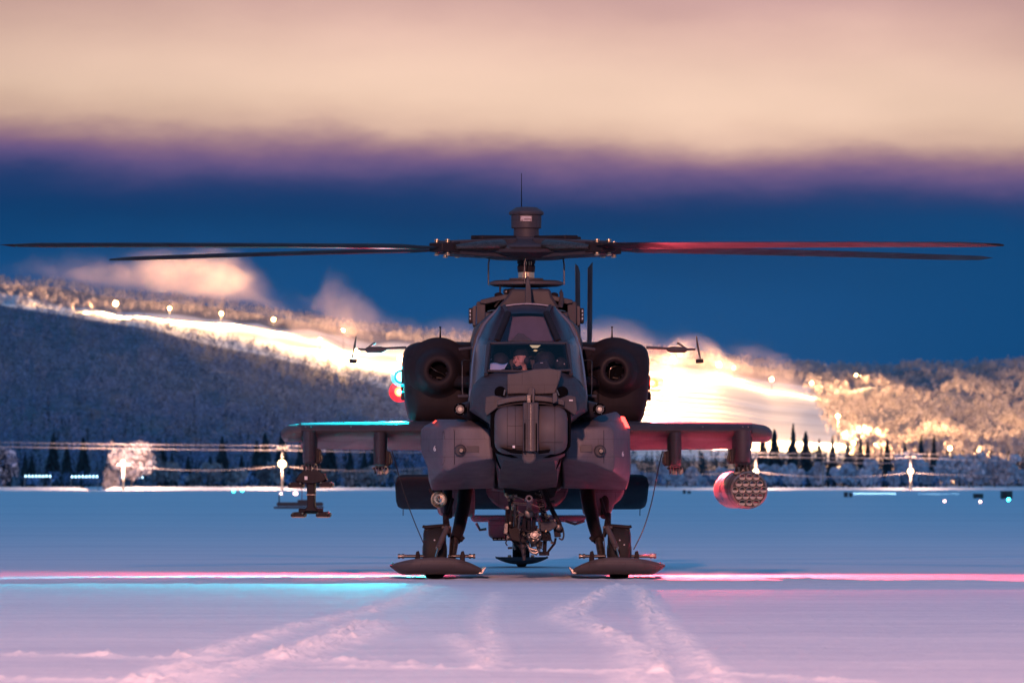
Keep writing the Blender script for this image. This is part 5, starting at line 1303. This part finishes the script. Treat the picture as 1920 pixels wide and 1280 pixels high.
# turret ring and frames
MB().prism([(944, 914), (1046, 914), (1040, 930), (1030, 934), (954, 934), (946, 928)], -0.9, 0.4).build('gun_mount', PD, gun, bevel=0.01)
MB().tube([H(958, 930, -0.9), H(958, 1000, -0.8)], 0.028, 10).build('mount_post', PD, gun)
MB().tube([H(967, 942, -0.95), H(967, 990, -0.85)], 0.024, 10).build('mount_post', DST, gun)
MB().tube([H(951, 955, -0.8), H(950, 1010, -0.7)], 0.02, 8).build('mount_post', PD, gun)
MB().tube(crv([H(1020, 918, -0.9), H(1030, 945, -0.95), H(1040, 965, -1.0), H(1048, 980, -1.0), H(1052, 995, -0.9)]), 0.026, 12).build('feed_frame', PD, gun)
MB().tube(crv([H(1014, 918, -0.9), H(1022, 935, -0.92), H(1030, 950, -0.95)]), 0.015, 8).build('feed_frame', PT, gun)
# ammunition feed: a chain of links
fp = crv([H(1006, 918, -0.85), H(1011, 932, -0.95), H(1014, 945, -1.0), H(1018, 958, -1.05), H(1022, 968, -1.05), H(1023, 978, -1.0)], 3)
for i, p in enumerate(fp):
    MB().box(p, (0.085, 0.04, 0.014), (0.2, 0.35, 0)).build('feed_link', (DST, PD)[i % 2], gun, bevel=0.003)
for i, p in enumerate(fp[::1]):
    MB().ball(p+Vector((0.022, -0.03, 0.004)), 0.006, 6).build('link_pin', STEEL, gun)
# electronics block and hydraulic lines upper left
MB().pbox(952, 926, 970, 934, -1.15, -0.9).build('junction_block', DST, gun, bevel=0.006)
for k, (a, b_) in enumerate(((951, 931), (957, 929), (963, 935), (966, 929), (953, 937), (961, 948))):
    MB().lathe(H(a, b_, -1.2), (0.3, -1, 0), [(0.012, 0), (0.014, 0.02), (0.008, 0.04)], 10).build('fitting', (BRASS, STEEL)[k % 2], gun)
MB().tube(crv([H(966, 931, -1.22), H(975, 933, -1.3), H(984, 938, -1.25), H(992, 945, -1.0)]), 0.006, 8).build('hydraulic_line', STEEL, gun)
MB().tube(crv([H(962, 941, -1.22), H(978, 943, -1.35), H(994, 944, -1.5), H(1008, 949, -1.4), H(1018, 949, -1.2)]), 0.006, 8).build('hydraulic_line', BRASS, gun)
MB().tube(crv([H(964, 944, -1.2), H(980, 946, -1.3), H(1000, 947, -1.5), H(1012, 950, -1.3)]), 0.005, 8).build('hydraulic_line', STEEL, gun)
MB().tube([H(961, 944, -1.15), H(961, 955, -1.1)], 0.012, 8).build('hydraulic_line', BRASS, gun)
# receiver and drive motor
MB().prism([(1012, 978), (1040, 976), (1046, 984), (1040, 990), (1030, 996), (1010, 995)], -1.1, -0.6).build('receiver', PA, gun, bevel=0.01)
MB().prism([(950, 988), (985, 985), (1000, 992), (998, 1008), (980, 1018), (958, 1012)], -0.9, -0.3).build('receiver', PD, gun, bevel=0.012)
mc = H(1002, 1002, -1.1)
MB().lathe(mc, (0, -1, 0.1), [(0.080, -0.2), (0.085, -0.02), (0.078, 0.0), (0.05, 0.01), (0.045, 0.03)], 20).build('drive_motor', DST, gun, ang=30)
MB().box(mc+Vector((0, -0.045, 0)), (0.05, 0.03, 0.05), (0, 0.55, 0)).build('motor_cap', STEEL, gun, bevel=0.006)
for k in range(7):
    a = k*0.9; MB().lathe(mc+Vector((math.cos(a)*0.062, -0.01, math.sin(a)*0.062)), (0, -1, 0), [(0.013, 0), (0.013, 0.025), (0.007, 0.03)], 8).build('motor_bolt', (STEEL, BRASS)[k % 2], gun)
MB().lathe(H(1024, 1004, -0.95), (0.5, -1, 0), [(0.055, -0.1), (0.06, 0.0), (0.045, 0.02), (0.03, 0.03)], 18).build('gear_case', DST, gun, ang=30)
for k in range(6): MB().tube([H(1016+k*3, 997+k, -1.0), H(1019+k*3, 1012+k*.5, -1.0)], 0.008, 6).build('cooling_fin', PD, gun)
for sgn, pts in ((1, [(988, 1018), (992, 1026), (1000, 1030), (1008, 1030), (1014, 1024), (1015, 1018)]), (1, [(990, 1022), (996, 1034), (1006, 1036), (1012, 1030)])):
    MB().tube(crv([H(a, b_, -0.95) for a, b_ in pts]), 0.016, 10).build('chute_ring', STEEL, gun)
MB().tube([H(1000, 1008, -0.9), H(1004, 1024, -0.9)], 0.05, 14).build('ejection_chute', DST, gun)
MB().tube([H(974, 1005, -0.8), H(980, 1020, -0.8), H(983, 1050, -0.8)], [0.035, 0.03, 0.018], 12).build('gun_strut', PA, gun)
MB().tube([H(960, 1008, -0.7), H(975, 1022, -0.75), H(984, 1040, -0.8)], [0.03, 0.025, 0.015], 12).build('gun_strut', PD, gun)
MB().tube([H(1022, 1008, -0.8), H(1021, 1036, -0.8)], 0.022, 10).build('gun_strut', PD, gun)
MB().pbox(1011, 1034, 1030, 1041, -0.9, -0.7).build('strut_foot', PD, gun, bevel=0.006)
MB().tube([H(1026, 1036, -0.8), H(1040, 1018, -0.8), H(1042, 1008, -0.8)], 0.013, 8).build('gun_strut', PD, gun)
MB().tube(crv([H(1050, 982, -0.95), H(1055, 990, -0.95), H(1057, 1003, -0.95), H(1054, 1011, -0.95), H(1048, 1008, -0.95)]), 0.009, 8).build('hydraulic_line', CABLE, gun)
MB().lathe(H(1047, 988, -1.0), (0, -1, 0), [(0.04, -0.1), (0.045, 0), (0.03, 0.03), (0.015, 0.035)], 16).build('slip_ring', DST, gun)
MB().prism([(1038, 990), (1050, 988), (1052, 1006), (1040, 1007)], -0.95, -0.7).build('actuator_body', PD, gun, bevel=0.008)
MB().tube([H(1012, 1012, -0.95), H(1005, 1040, -0.9)], 0.011, 8).build('gun_strut', DST, gun)
MB().prism([(946, 980), (953, 980), (952, 1002), (944, 1000)], -1.0, -0.8).build('gun_side_box', DST, gun, bevel=0.005)
rr = random.Random(12)
for k in range(46):      # small fittings, clamps and line ends over the mechanism
    a, b_ = rr.uniform(948, 1040), rr.uniform(922, 1028)
    if abs(a-992) < 14 and b_ < 965: continue
    if k % 3 == 0: MB().tube(crv([H(a, b_, -1.08), H(a+rr.uniform(-6, 6), b_+rr.uniform(4, 9), -1.12), H(a+rr.uniform(-8, 8), b_+rr.uniform(10, 18), -1.05)], 3), rr.uniform(.004, .008), 6).build('hydraulic_line', (CABLE, DST, BRASS)[k % 2 if k % 4 else 2], gun)
    elif k % 3 == 1: MB().lathe(H(a, b_, -1.08), (rr.uniform(-.4, .4), -1, rr.uniform(-.3, .3)), [(0.014, -0.02), (0.016, 0.01), (0.009, 0.03)], 8).build('fitting', (STEEL, BRASS, DST)[k % 3], gun)
    else: MB().box(H(a, b_, -1.06), (rr.uniform(.02, .05), .04, rr.uniform(.02, .05)), (0, rr.uniform(-.4, .4), 0)).build('clamp', (DST, PD)[k % 2], gun, bevel=0.003)

# ---------------------------------------------------------------- upper deck
MB().loft([[H(a, b_, 0.75) for a, b_ in ((959, 541), (1031, 541), (1036, 556), (1050, 578), (930, 578), (950, 556))], [H(a, b_, 2.3) for a, b_ in ((962, 541), (1028, 541), (1034, 556), (1046, 578), (934, 578), (952, 556))]]).build('mast_fairing', PA, bevel=0.03, seg=3)
for s in (-1, 1):
    g = lambda dx, py, Y: Vector((s*Mm(dx, py, Y).x, *Mm(dx, py, Y)[1:]))
    def gp(pts, Y0, Y1):
        r0 = [g(a, b_, Y0) for a, b_ in pts]; return MB().loft([r0, [Vector((p.x, Y1, p.z)) for p in r0]])
    fr_ = gp([(77, 566), (92, 565), (94, 569), (94, 607), (86, 612), (77, 612)], 0.9, 2.2).build('cowl_wall', PA, bevel=0.008)
    gp([(94, 572), (101, 575), (101, 609), (95, 611)], 1.0, 2.0).build('cowl_rib', PT, fr_, bevel=0.006)
    gp([(100, 577), (108, 578), (108, 605), (100, 604)], 1.1, 1.7).build('flare_box', PD, fr_, bevel=0.004)
    for k in range(3): gp([(104, 581+7*k), (106.5, 581+7*k), (106.5, 585+7*k), (104, 585+7*k)], 1.08, 1.1).build('box_window', simple('pale_cell', (0.25, 0.35, 0.45), 0.4), fr_)
    gp([(30, 552), (40, 551), (86, 562), (88, 568), (76, 570), (36, 560)], 0.85, 2.2).build('cowl_roof', PA, bevel=0.008)
    gp([(38, 560), (78, 568), (78, 608), (40, 590)], 1.9, 1.95).build('deck_recess', BLK)
    gp([(58, 588), (78, 584), (80, 612), (60, 612)], 0.7, 1.2).build('deck_side', PA, bevel=0.02)
    MB().tube(crv([g(50, 586, 0.6), g(60, 582, 0.7), g(72, 584, 0.8)]), 0.010, 8).build('deck_pipe', STEEL)
    MB().tube([g(44, 556, 0.9), g(60, 575, 0.9)], 0.012, 8).build('deck_pipe', DST)
    MB().ball(g(52, 553, 1.0), 0.05, 12, (1, 1, .6)).build('deck_dome', PD)
    MB().tube([g(22, 545, 1.0), g(40, 548, 1.0)], 0.035, 12).build('deck_actuator', PD)
    MB().ball(g(38, 547, 0.95), 0.035, 12).build('deck_actuator', DST)
MB().pbox(936, 535, 939.5, 553, 1.0, 1.06).build('vent_stub', PD)
MB().tube(crv([H(1050, 576, 0.8), H(1053, 560, 0.8), H(1052, 546, 0.8), H(1053.5, 543, 0.8)]), [0.03]*6+[0.022]*6+[0.010]*5+[0.004]*2, 8).build('horn_antenna', PA)
MB().prism([(987, 518), (991.5, 518), (996, 545), (997, 572), (984, 572), (985, 545)], 0.2, 0.6).build('wire_cutter', PA, bevel=0.006)

# ---------------------------------------------------------------- main rotor
RY = 1.2
def R3(x_, y_, z_): return Vector((x_, RY+y_, z_))
zpx = lambda py: CH+(905-py)*(D+RY)/F
u = (D+RY)/F
MASTM = simple('polished_mast', (0.9, 0.66, 0.42), 0.38, 1.0)
MB().lathe(R3(0, 0, zpx(526)), (0, 0, 1), [(15.0*u, 0), (15*u, 20*u), (13*u, 21*u), (13*u, 32*u), (15*u, 34*u), (15*u, 52*u)], 40).build('mast', MASTM)
MB().lathe(R3(0, 0, zpx(512)), (0, 0, 1), [(13*u, 0), (16*u, 2*u), (17*u, 12*u), (15*u, 16*u), (17*u, 18*u), (17*u, 32*u)], 32).build('mast_collar', PD)
for q in (-6, -2, 3, 7): MB().tube([H(989+q, 490, 1.08), H(989+q, 497, 1.08)], 0.005, 5).build('mast_stud', BRASS)
MB().lathe(R3(0, 0, zpx(539)), (0, 0, 1), [(30*u, 0), (60*u, 2*u), (69*u, 5*u), (69*u, 10*u), (60*u, 13*u), (32*u, 13.5*u), (32*u, 17*u), (14*u, 18*u)], 56).build('swashplate', PT, ang=30)
ZH = zpx(466)
hub = MB().lathe(R3(0, 0, ZH), (0, 0, 1), [(20*u, -22*u), (62*u, -21*u), (96*u, -15*u), (112*u, -10*u), (116*u, -4*u), (95*u, -6*u), (100*u, 0), (96*u, 4*u), (70*u, 8*u), (60*u, 14*u), (28*u, 17*u), (24*u, 22*u)], 64).build('rotor_hub', PA, ang=30)
tilt = Matrix.Rotation(math.radians(-1.0), 3, 'X')
def RR(p): return R3(0, 0, ZH)+tilt.inverted()@Vector(p) if False else R3(0, 0, ZH)+Matrix.Rotation(math.radians(1.0), 3, 'X')@Vector(p)
for k in range(4):
    az = math.radians(42+90*k); M3 = Matrix.Rotation(az, 3, 'Z')
    T = lambda p: RR(M3@Vector(p))
    def ab(name, x0, x1, w0, w1, h0, h1, y0=0, z0=0, mat=PA, bev=0.012, par=hub):
        r0 = [T((x0, y0+a*w0/2, z0+b_*h0/2)) for a, b_ in ((-1, -1), (1, -1), (1, 1), (-1, 1))]; r1 = [T((x1, y0+a*w1/2, z0+b_*h1/2)) for a, b_ in ((-1, -1), (1, -1), (1, 1), (-1, 1))]
        return MB().loft([r0, r1]).build(name, mat, par, bevel=bev)
    ab('pitch_housing', 0.30, 1.22, 0.38, 0.26, 0.23, 0.15)
    ab('strap_pack', 0.25, 0.75, 0.24, 0.20, 0.05, 0.05, 0, 0.115, PD)
    ab('lug', 1.12, 1.36, 0.30, 0.22, 0.13, 0.10, 0, 0, PD)
    for sy in (-1, 1):
        MB().tube([T((0.55, sy*0.22, 0.03)), T((0.85, sy*0.23, 0.02)), T((1.2, sy*0.15, 0.0))], [0.06, 0.055, 0.03], 14).build('lead_lag_damper', DST, hub)
        MB().lathe(T((1.26, sy*0.09, -0.09)), (0, 0, 1), [(0.028, 0), (0.03, 0.015), (0.022, 0.02), (0.022, 0.16), (0.03, 0.165), (0.028, 0.18)], 12).build('blade_pin', BRASS, hub)
    MB().tube([T((0.28, 0.30, -0.10)), T((0.45, 0.30, -0.02)), T((0.60, 0.20, 0.0))], [0.025, 0.035, 0.04], 10).build('pitch_horn', DST, hub)
    pa_ = M3@Vector((0.30, 0.30, 0)); MB().tube([R3(pa_.x, pa_.y, zpx(534)), R3(pa_.x, pa_.y, zpx(496)), T((0.28, 0.30, -0.10))], [0.008, 0.010, 0.008], 10).build('pitch_link', DST, hub)
    # blade
    rows = []
    foil = [(-0.13, 0.0), (-0.10, 0.020), (-0.02, 0.030), (0.10, 0.026), (0.25, 0.014), (0.40, 0.002), (0.40, -0.002), (0.25, -0.008), (0.10, -0.016), (-0.02, -0.020), (-0.10, -0.016)]
    for r_k, ch, tw_ in ((1.30, 0.38, 6), (1.55, 0.6, 6), (1.8, 1.0, 6), (3.5, 1.0, 5), (5.5, 1.0, 4), (6.9, 1.0, 3), (7.30, 0.55, 3)):
        a = math.radians(tw_); sag = -0.0006*r_k**2.2
        rows.append([T((r_k+(0.25*max(0, (yq)) if r_k > 7.2 else 0), yq*ch*math.cos(a)+zq*math.sin(a)*0, sag+zq*ch-yq*ch*math.sin(a))) for yq, zq in [(-p[0], p[1]) for p in foil]])
    MB().loft(rows).build('rotor_blade', PD, HELI, ang=50)
# fixed radome-like cap over the hub with its placard and whip
cap = MB().lathe(R3(0, 0, zpx(447)), (0, 0, 1), [(24*u, 0), (23.5*u, 18*u), (27*u, 18.5*u), (28*u, 20*u), (28.5*u, 43*u), (32*u, 44*u), (33*u, 47*u), (32*u, 50*u), (20*u, 58*u), (0.001, 59.5*u)], 56).build('mast_cap', PA, ang=25)
for k in range(16):
    a = k*math.pi/8+0.1; MB().ball(R3(math.cos(a)*29.5*u, math.sin(a)*29.5*u, zpx(405)+0.02), 0.008, 6).build('cap_bolt', STEEL, cap)
pz = zpx(411); py_ = -29.2*u
MB().box(R3(-0.5*u, py_-0.004, pz), (22*u, 0.004, 10.5*u)).build('placard', simple('placard_plate', (0.14, 0.11, 0.13), 0.5), cap)
for i, (a0, a1) in enumerate(((-9, 8), (-10, 9), (-10, -4), (-6, 7))):
    MB().box(R3((a0+a1)/2*u, py_-0.008, pz+(3.6-2.4*i)*u), ((a1-a0)*u, 0.003, 1.1*u)).build('placard_line', WHT, cap)
MB().tube([R3(-9*u, 0, zpx(391)), R3(-9*u, 0, zpx(325))], [0.006, 0.003], 6).build('whip_antenna', BLK, cap)

# ---------------------------------------------------------------- tail rotor (edge on behind the right engine)
for px, ang_ in ((1084, 24), (1105, -26)):
    c = H(px, 694, 10.45)
    tr = MB().lathe(c-Vector((0.05, 0, 0)), (1, 0, 0), [(0.08, 0), (0.10, 0.03), (0.08, 0.1)], 18).build('tail_rotor', PD)
    for sg in (1, -1):
        rows = []
        dz_ = Vector((0, math.sin(math.radians(ang_)), math.cos(math.radians(ang_))))*sg; dy_ = Vector((0, dz_.z, -dz_.y))
        for r_k, ch in ((0.1, 0.10), (0.3, 0.13), (0.4, 0.25), (1.42, 0.25)):
            p = c+dz_*r_k; rows.append([p+dy_*(a*ch)+Vector((b_+a*0.06*ch*4, 0, 0)) for a, b_ in ((-.5, 0), (-.2, .02), (.5, .004), (.5, -.004), (-.2, -.02))])
        MB().loft(rows).build('tail_rotor_blade', PD, tr)
MB().tube([H(1000, 694, 10.4), H(1106, 694, 10.45)], 0.06, 12).build('tail_rotor_shaft', PD)

# ---------------------------------------------------------------- the crew member and chart
PX_ = 976; Yp = -1.85
person = empty('person', (0, 0, 0), YAW, 'crew member seated in the front cockpit in dark cap and headset, looking left', 'person')
person.location = (HX, 0, 0)
SKIN = simple('skin', (0.85, 0.46, 0.36), 0.55, var=0.05)
SUIT = simple('flight_suit', (0.03, 0.03, 0.035), 0.85, bump=0.3)
CAPM = simple('cap_cloth', (0.018, 0.018, 0.025), 0.8)
hc = H(PX_, 673, Yp)          # head centre
Rz = Matrix.Rotation(math.radians(-38), 3, 'Z')     # turned towards photo left
def hd(x_, y_, z_): return hc+Rz@Vector((x_, y_, z_))
K = 0.90
b = MB()
b.ball(hd(0, 0.015*K, 0.025*K), 0.088*K, 24, (0.86, 1.08, 1.08))
b.ball(hd(0, -0.018*K, -0.045*K), 0.062*K, 20, (0.92, 1.05, 1.15))
b.ball(hd(0, -0.055*K, -0.092*K), 0.026*K, 12, (1.1, .9, .8))
b.tube([hd(0, -0.082*K, 0.012*K), hd(0, -0.104*K, -0.022*K), hd(0, -0.096*K, -0.034*K)], [0.009*K, 0.014*K, 0.013*K], 10)
b.ball(hd(0.014*K, -0.090*K, -0.035*K), 0.008*K, 8); b.ball(hd(-0.014*K, -0.090*K, -0.035*K), 0.008*K, 8)
b.ball(hd(0, -0.080*K, -0.060*K), 0.020*K, 10, (1.3, .7, .35)); b.ball(hd(0, -0.079*K, -0.070*K), 0.018*K, 10, (1.2, .7, .35))
b.tube([hd(-0.05*K, -0.068*K, 0.022*K), hd(0, -0.088*K, 0.024*K), hd(0.05*K, -0.068*K, 0.022*K)], 0.010*K, 8)
for sx in (-1, 1):
    b.ball(hd(sx*0.032*K, -0.072*K, 0.002*K), 0.015*K, 10); b.ball(hd(sx*0.045*K, -0.05*K, -0.03*K), 0.03*K, 10); b.ball(hd(sx*0.077*K, 0.01*K, -0.01*K), 0.028*K, 10, (.35, .8, 1.1))
b.tube([hd(0, 0.02, -0.06), hd(0, 0.035, -0.14), hc+Vector((0, 0.06, -0.2))], [0.055, 0.055, 0.06], 14)
sh = hc+Vector((0, 0.07, -0.24)); hip = hc+Vector((0, 0.12, -0.66))
b.tube([sh+Vector((0, 0, .06)), sh+Vector((0, 0, -.05)), sh+Vector((0, 0, -.25)), hip], [0.09, 0.15, 0.14, 0.15], 18)
for sx in (-1, 1):
    s0 = sh+Vector((sx*0.17, 0, -0.02)); e0 = s0+Vector((sx*0.06, -0.06, -0.26)); w0 = e0+Vector((-sx*0.08, -0.25, 0.03))
    b.tube([sh+Vector((sx*0.05, 0, .0)), s0, e0], [0.07, 0.06, 0.045], 12); b.tube([e0, w0], [0.045, 0.03], 12); b.ball(s0, 0.065, 12); b.ball(e0, 0.045, 10)
    pm = w0+Vector((0, -0.05, 0)); b.ball(pm, 0.042, 12, (1, 1.1, .5)); b.tube([w0, pm], [0.03, 0.03], 10)
    for q in range(4):
        f0 = pm+Vector(((q-1.5)*0.019, -0.035, 0)); L = (0.062, 0.072, 0.068, 0.054)[q if sx < 0 else 3-q]
        b.tube([f0, f0+Vector((0, -L*.5, -.006)), f0+Vector((0, -L*.85, -.028))], [0.0095, 0.009, 0.0075], 8)
    b.tube([pm+Vector((-sx*0.03, 0.01, 0)), pm+Vector((-sx*0.055, -0.02, -.01)), pm+Vector((-sx*0.06, -0.045, -.015))], [0.012, 0.010, 0.008], 8)
    k0 = hip+Vector((sx*0.10, 0, 0)); k1 = k0+Vector((sx*0.05, -0.45, 0.05)); k2 = k1+Vector((0, -0.05, -0.28))
    b.tube([k0, k1], [0.085, 0.06], 12); b.tube([k1, k2], [0.058, 0.04], 12); b.ball(k1, 0.06, 10); b.ball(k2+Vector((0, -.06, -.01)), 0.05, 10, (.8, 1.8, .6))
body = b.build('body', SKIN, person)
rm = body.modifiers.new('rm', 'REMESH'); rm.mode = 'VOXEL'; rm.voxel_size = 0.006; rm.use_smooth_shade = True
sm_ = body.modifiers.new('sm', 'SMOOTH'); sm_.iterations = 3; sm_.factor = 0.5
su = MB(); su.tube([sh+Vector((0, -.01, .13)), sh+Vector((0, 0, .06)), sh+Vector((0, 0, -.05)), sh+Vector((0, 0, -.25)), hip], [0.075, 0.115, 0.172, 0.16, 0.165], 18)
for sx in (-1, 1):
    s0 = sh+Vector((sx*0.17, 0, -0.02)); e0 = s0+Vector((sx*0.06, -0.06, -0.26)); w0 = e0+Vector((-sx*0.08, -0.25, 0.03))
    su.tube([sh+Vector((sx*0.05, 0, .03)), s0, e0], [0.09, 0.08, 0.06], 14); su.tube([e0, w0+Vector((0, .02, 0))], [0.06, 0.042], 14); su.ball(s0, 0.085, 12); su.ball(e0, 0.06, 10)
    k0 = hip+Vector((sx*0.10, 0, 0)); k1 = k0+Vector((sx*0.05, -0.45, 0.05)); k2 = k1+Vector((0, -0.05, -0.24)); su.tube([k0, k1], [0.10, 0.075], 14); su.tube([k1, k2], [0.074, 0.055], 14); su.ball(k1, 0.075, 12)
suit = su.build('flight_suit', SUIT, person); rm = suit.modifiers.new('rm', 'REMESH'); rm.mode = 'VOXEL'; rm.voxel_size = 0.010; rm.use_smooth_shade = True
# dark cap low over the brow, ear cups, hair line, brows and eyes
cp = MB(); rows = []
for th, k in ((0, 0.0), (0.35, 1), (0.7, 1), (1.0, 1), (1.25, 1), (1.45, 1)):
    rows.append([hd(math.cos(a)*math.sin(th)*0.088*K, 0.012*K+math.sin(a)*math.sin(th)*0.103*K, 0.030*K+math.cos(th)*0.106*K-(0.018*K if th > 1.2 and math.sin(a) > 0 else 0)) for a in np.linspace(0, 2*math.pi, 24, endpoint=False)])
cp.loft(rows); cp.loft([[hd(math.cos(a)*0.089*K, 0.012*K+math.sin(a)*0.104*K, z_) for a in np.linspace(-0.2, math.pi+0.2, 16)] for z_ in (0.042*K, -0.03*K, -0.075*K)], closed=False)
cp.build('cap', CAPM, person)
for sx in (-1, 1):
    MB().lathe(hd(sx*0.078*K, 0.012*K, -0.015*K), Rz@Vector((sx, 0, 0)), [(0.034, -0.01), (0.038, 0.005), (0.034, 0.022), (0.02, 0.03)], 20).build('ear_cup', PT, person)
    MB().tube([hd(sx*0.046*K, -0.074*K, 0.020*K), hd(sx*0.018*K, -0.089*K, 0.017*K)], 0.0045, 6).build('eyebrow', CAPM, person)
    MB().ball(hd(sx*0.031*K, -0.0815*K, 0.001*K), 0.008*K, 10, (1.2, .6, .6)).build('eye', simple('eye_dark', (0.02, 0.015, 0.015), 0.2), person)
MB().tube(crv([hd(-.03, -.062, -.082), hd(-.015, -.088, -.100), hd(.02, -.088, -.100), hd(.05, -.05, -.082)]), 0.020, 10).build('scarf', CAPM, person)
MB().tube(crv([hd(-.07, -.01, -.03), hd(-.055, -.07, -.075), hd(-.015, -.095, -.07)]), 0.004, 6).build('microphone', CAPM, person)
# white sheet propped on the coaming
pp = [[H(901+7*i, 684-3*math.sin(i*0.9)+(j)*3.2+(0.5*i if j == 0 else 0)+(-1.2*i if j == 0 and i > 5 else 0), -2.42+0.03*j*0) for i in range(8)] for j in range(4)]
pp = []
for j in range(5):
    t = j/4; a = H(902+2*t*0-2*(1-t)*0+0.0, 682+11*t, -2.36); a = H(914-8*(t)+4, 681.5+11.5*t, -2.30-0.12*t); b_ = H(953-7.5*t, 680.5+12.5*t, -2.30-0.12*t)
    pp.append([a.lerp(b_, i/9)+Vector((0, 0, 0.010*math.sin(i*0.75+t))) for i in range(10)])
pm_ = MB().loft(pp, closed=False); pap = pm_.build('paper', simple('white_paper', (0.80, 0.80, 0.85), 0.8), None, flat=False)
pap.location = (HX, 0, 0); pap.rotation_euler = (0, 0, YAW); setp(pap, 'white sheet of paper lying at the bottom left of the front windscreen', 'paper')
so_ = pap.modifiers.new('t', 'SOLIDIFY'); so_.thickness = 0.001
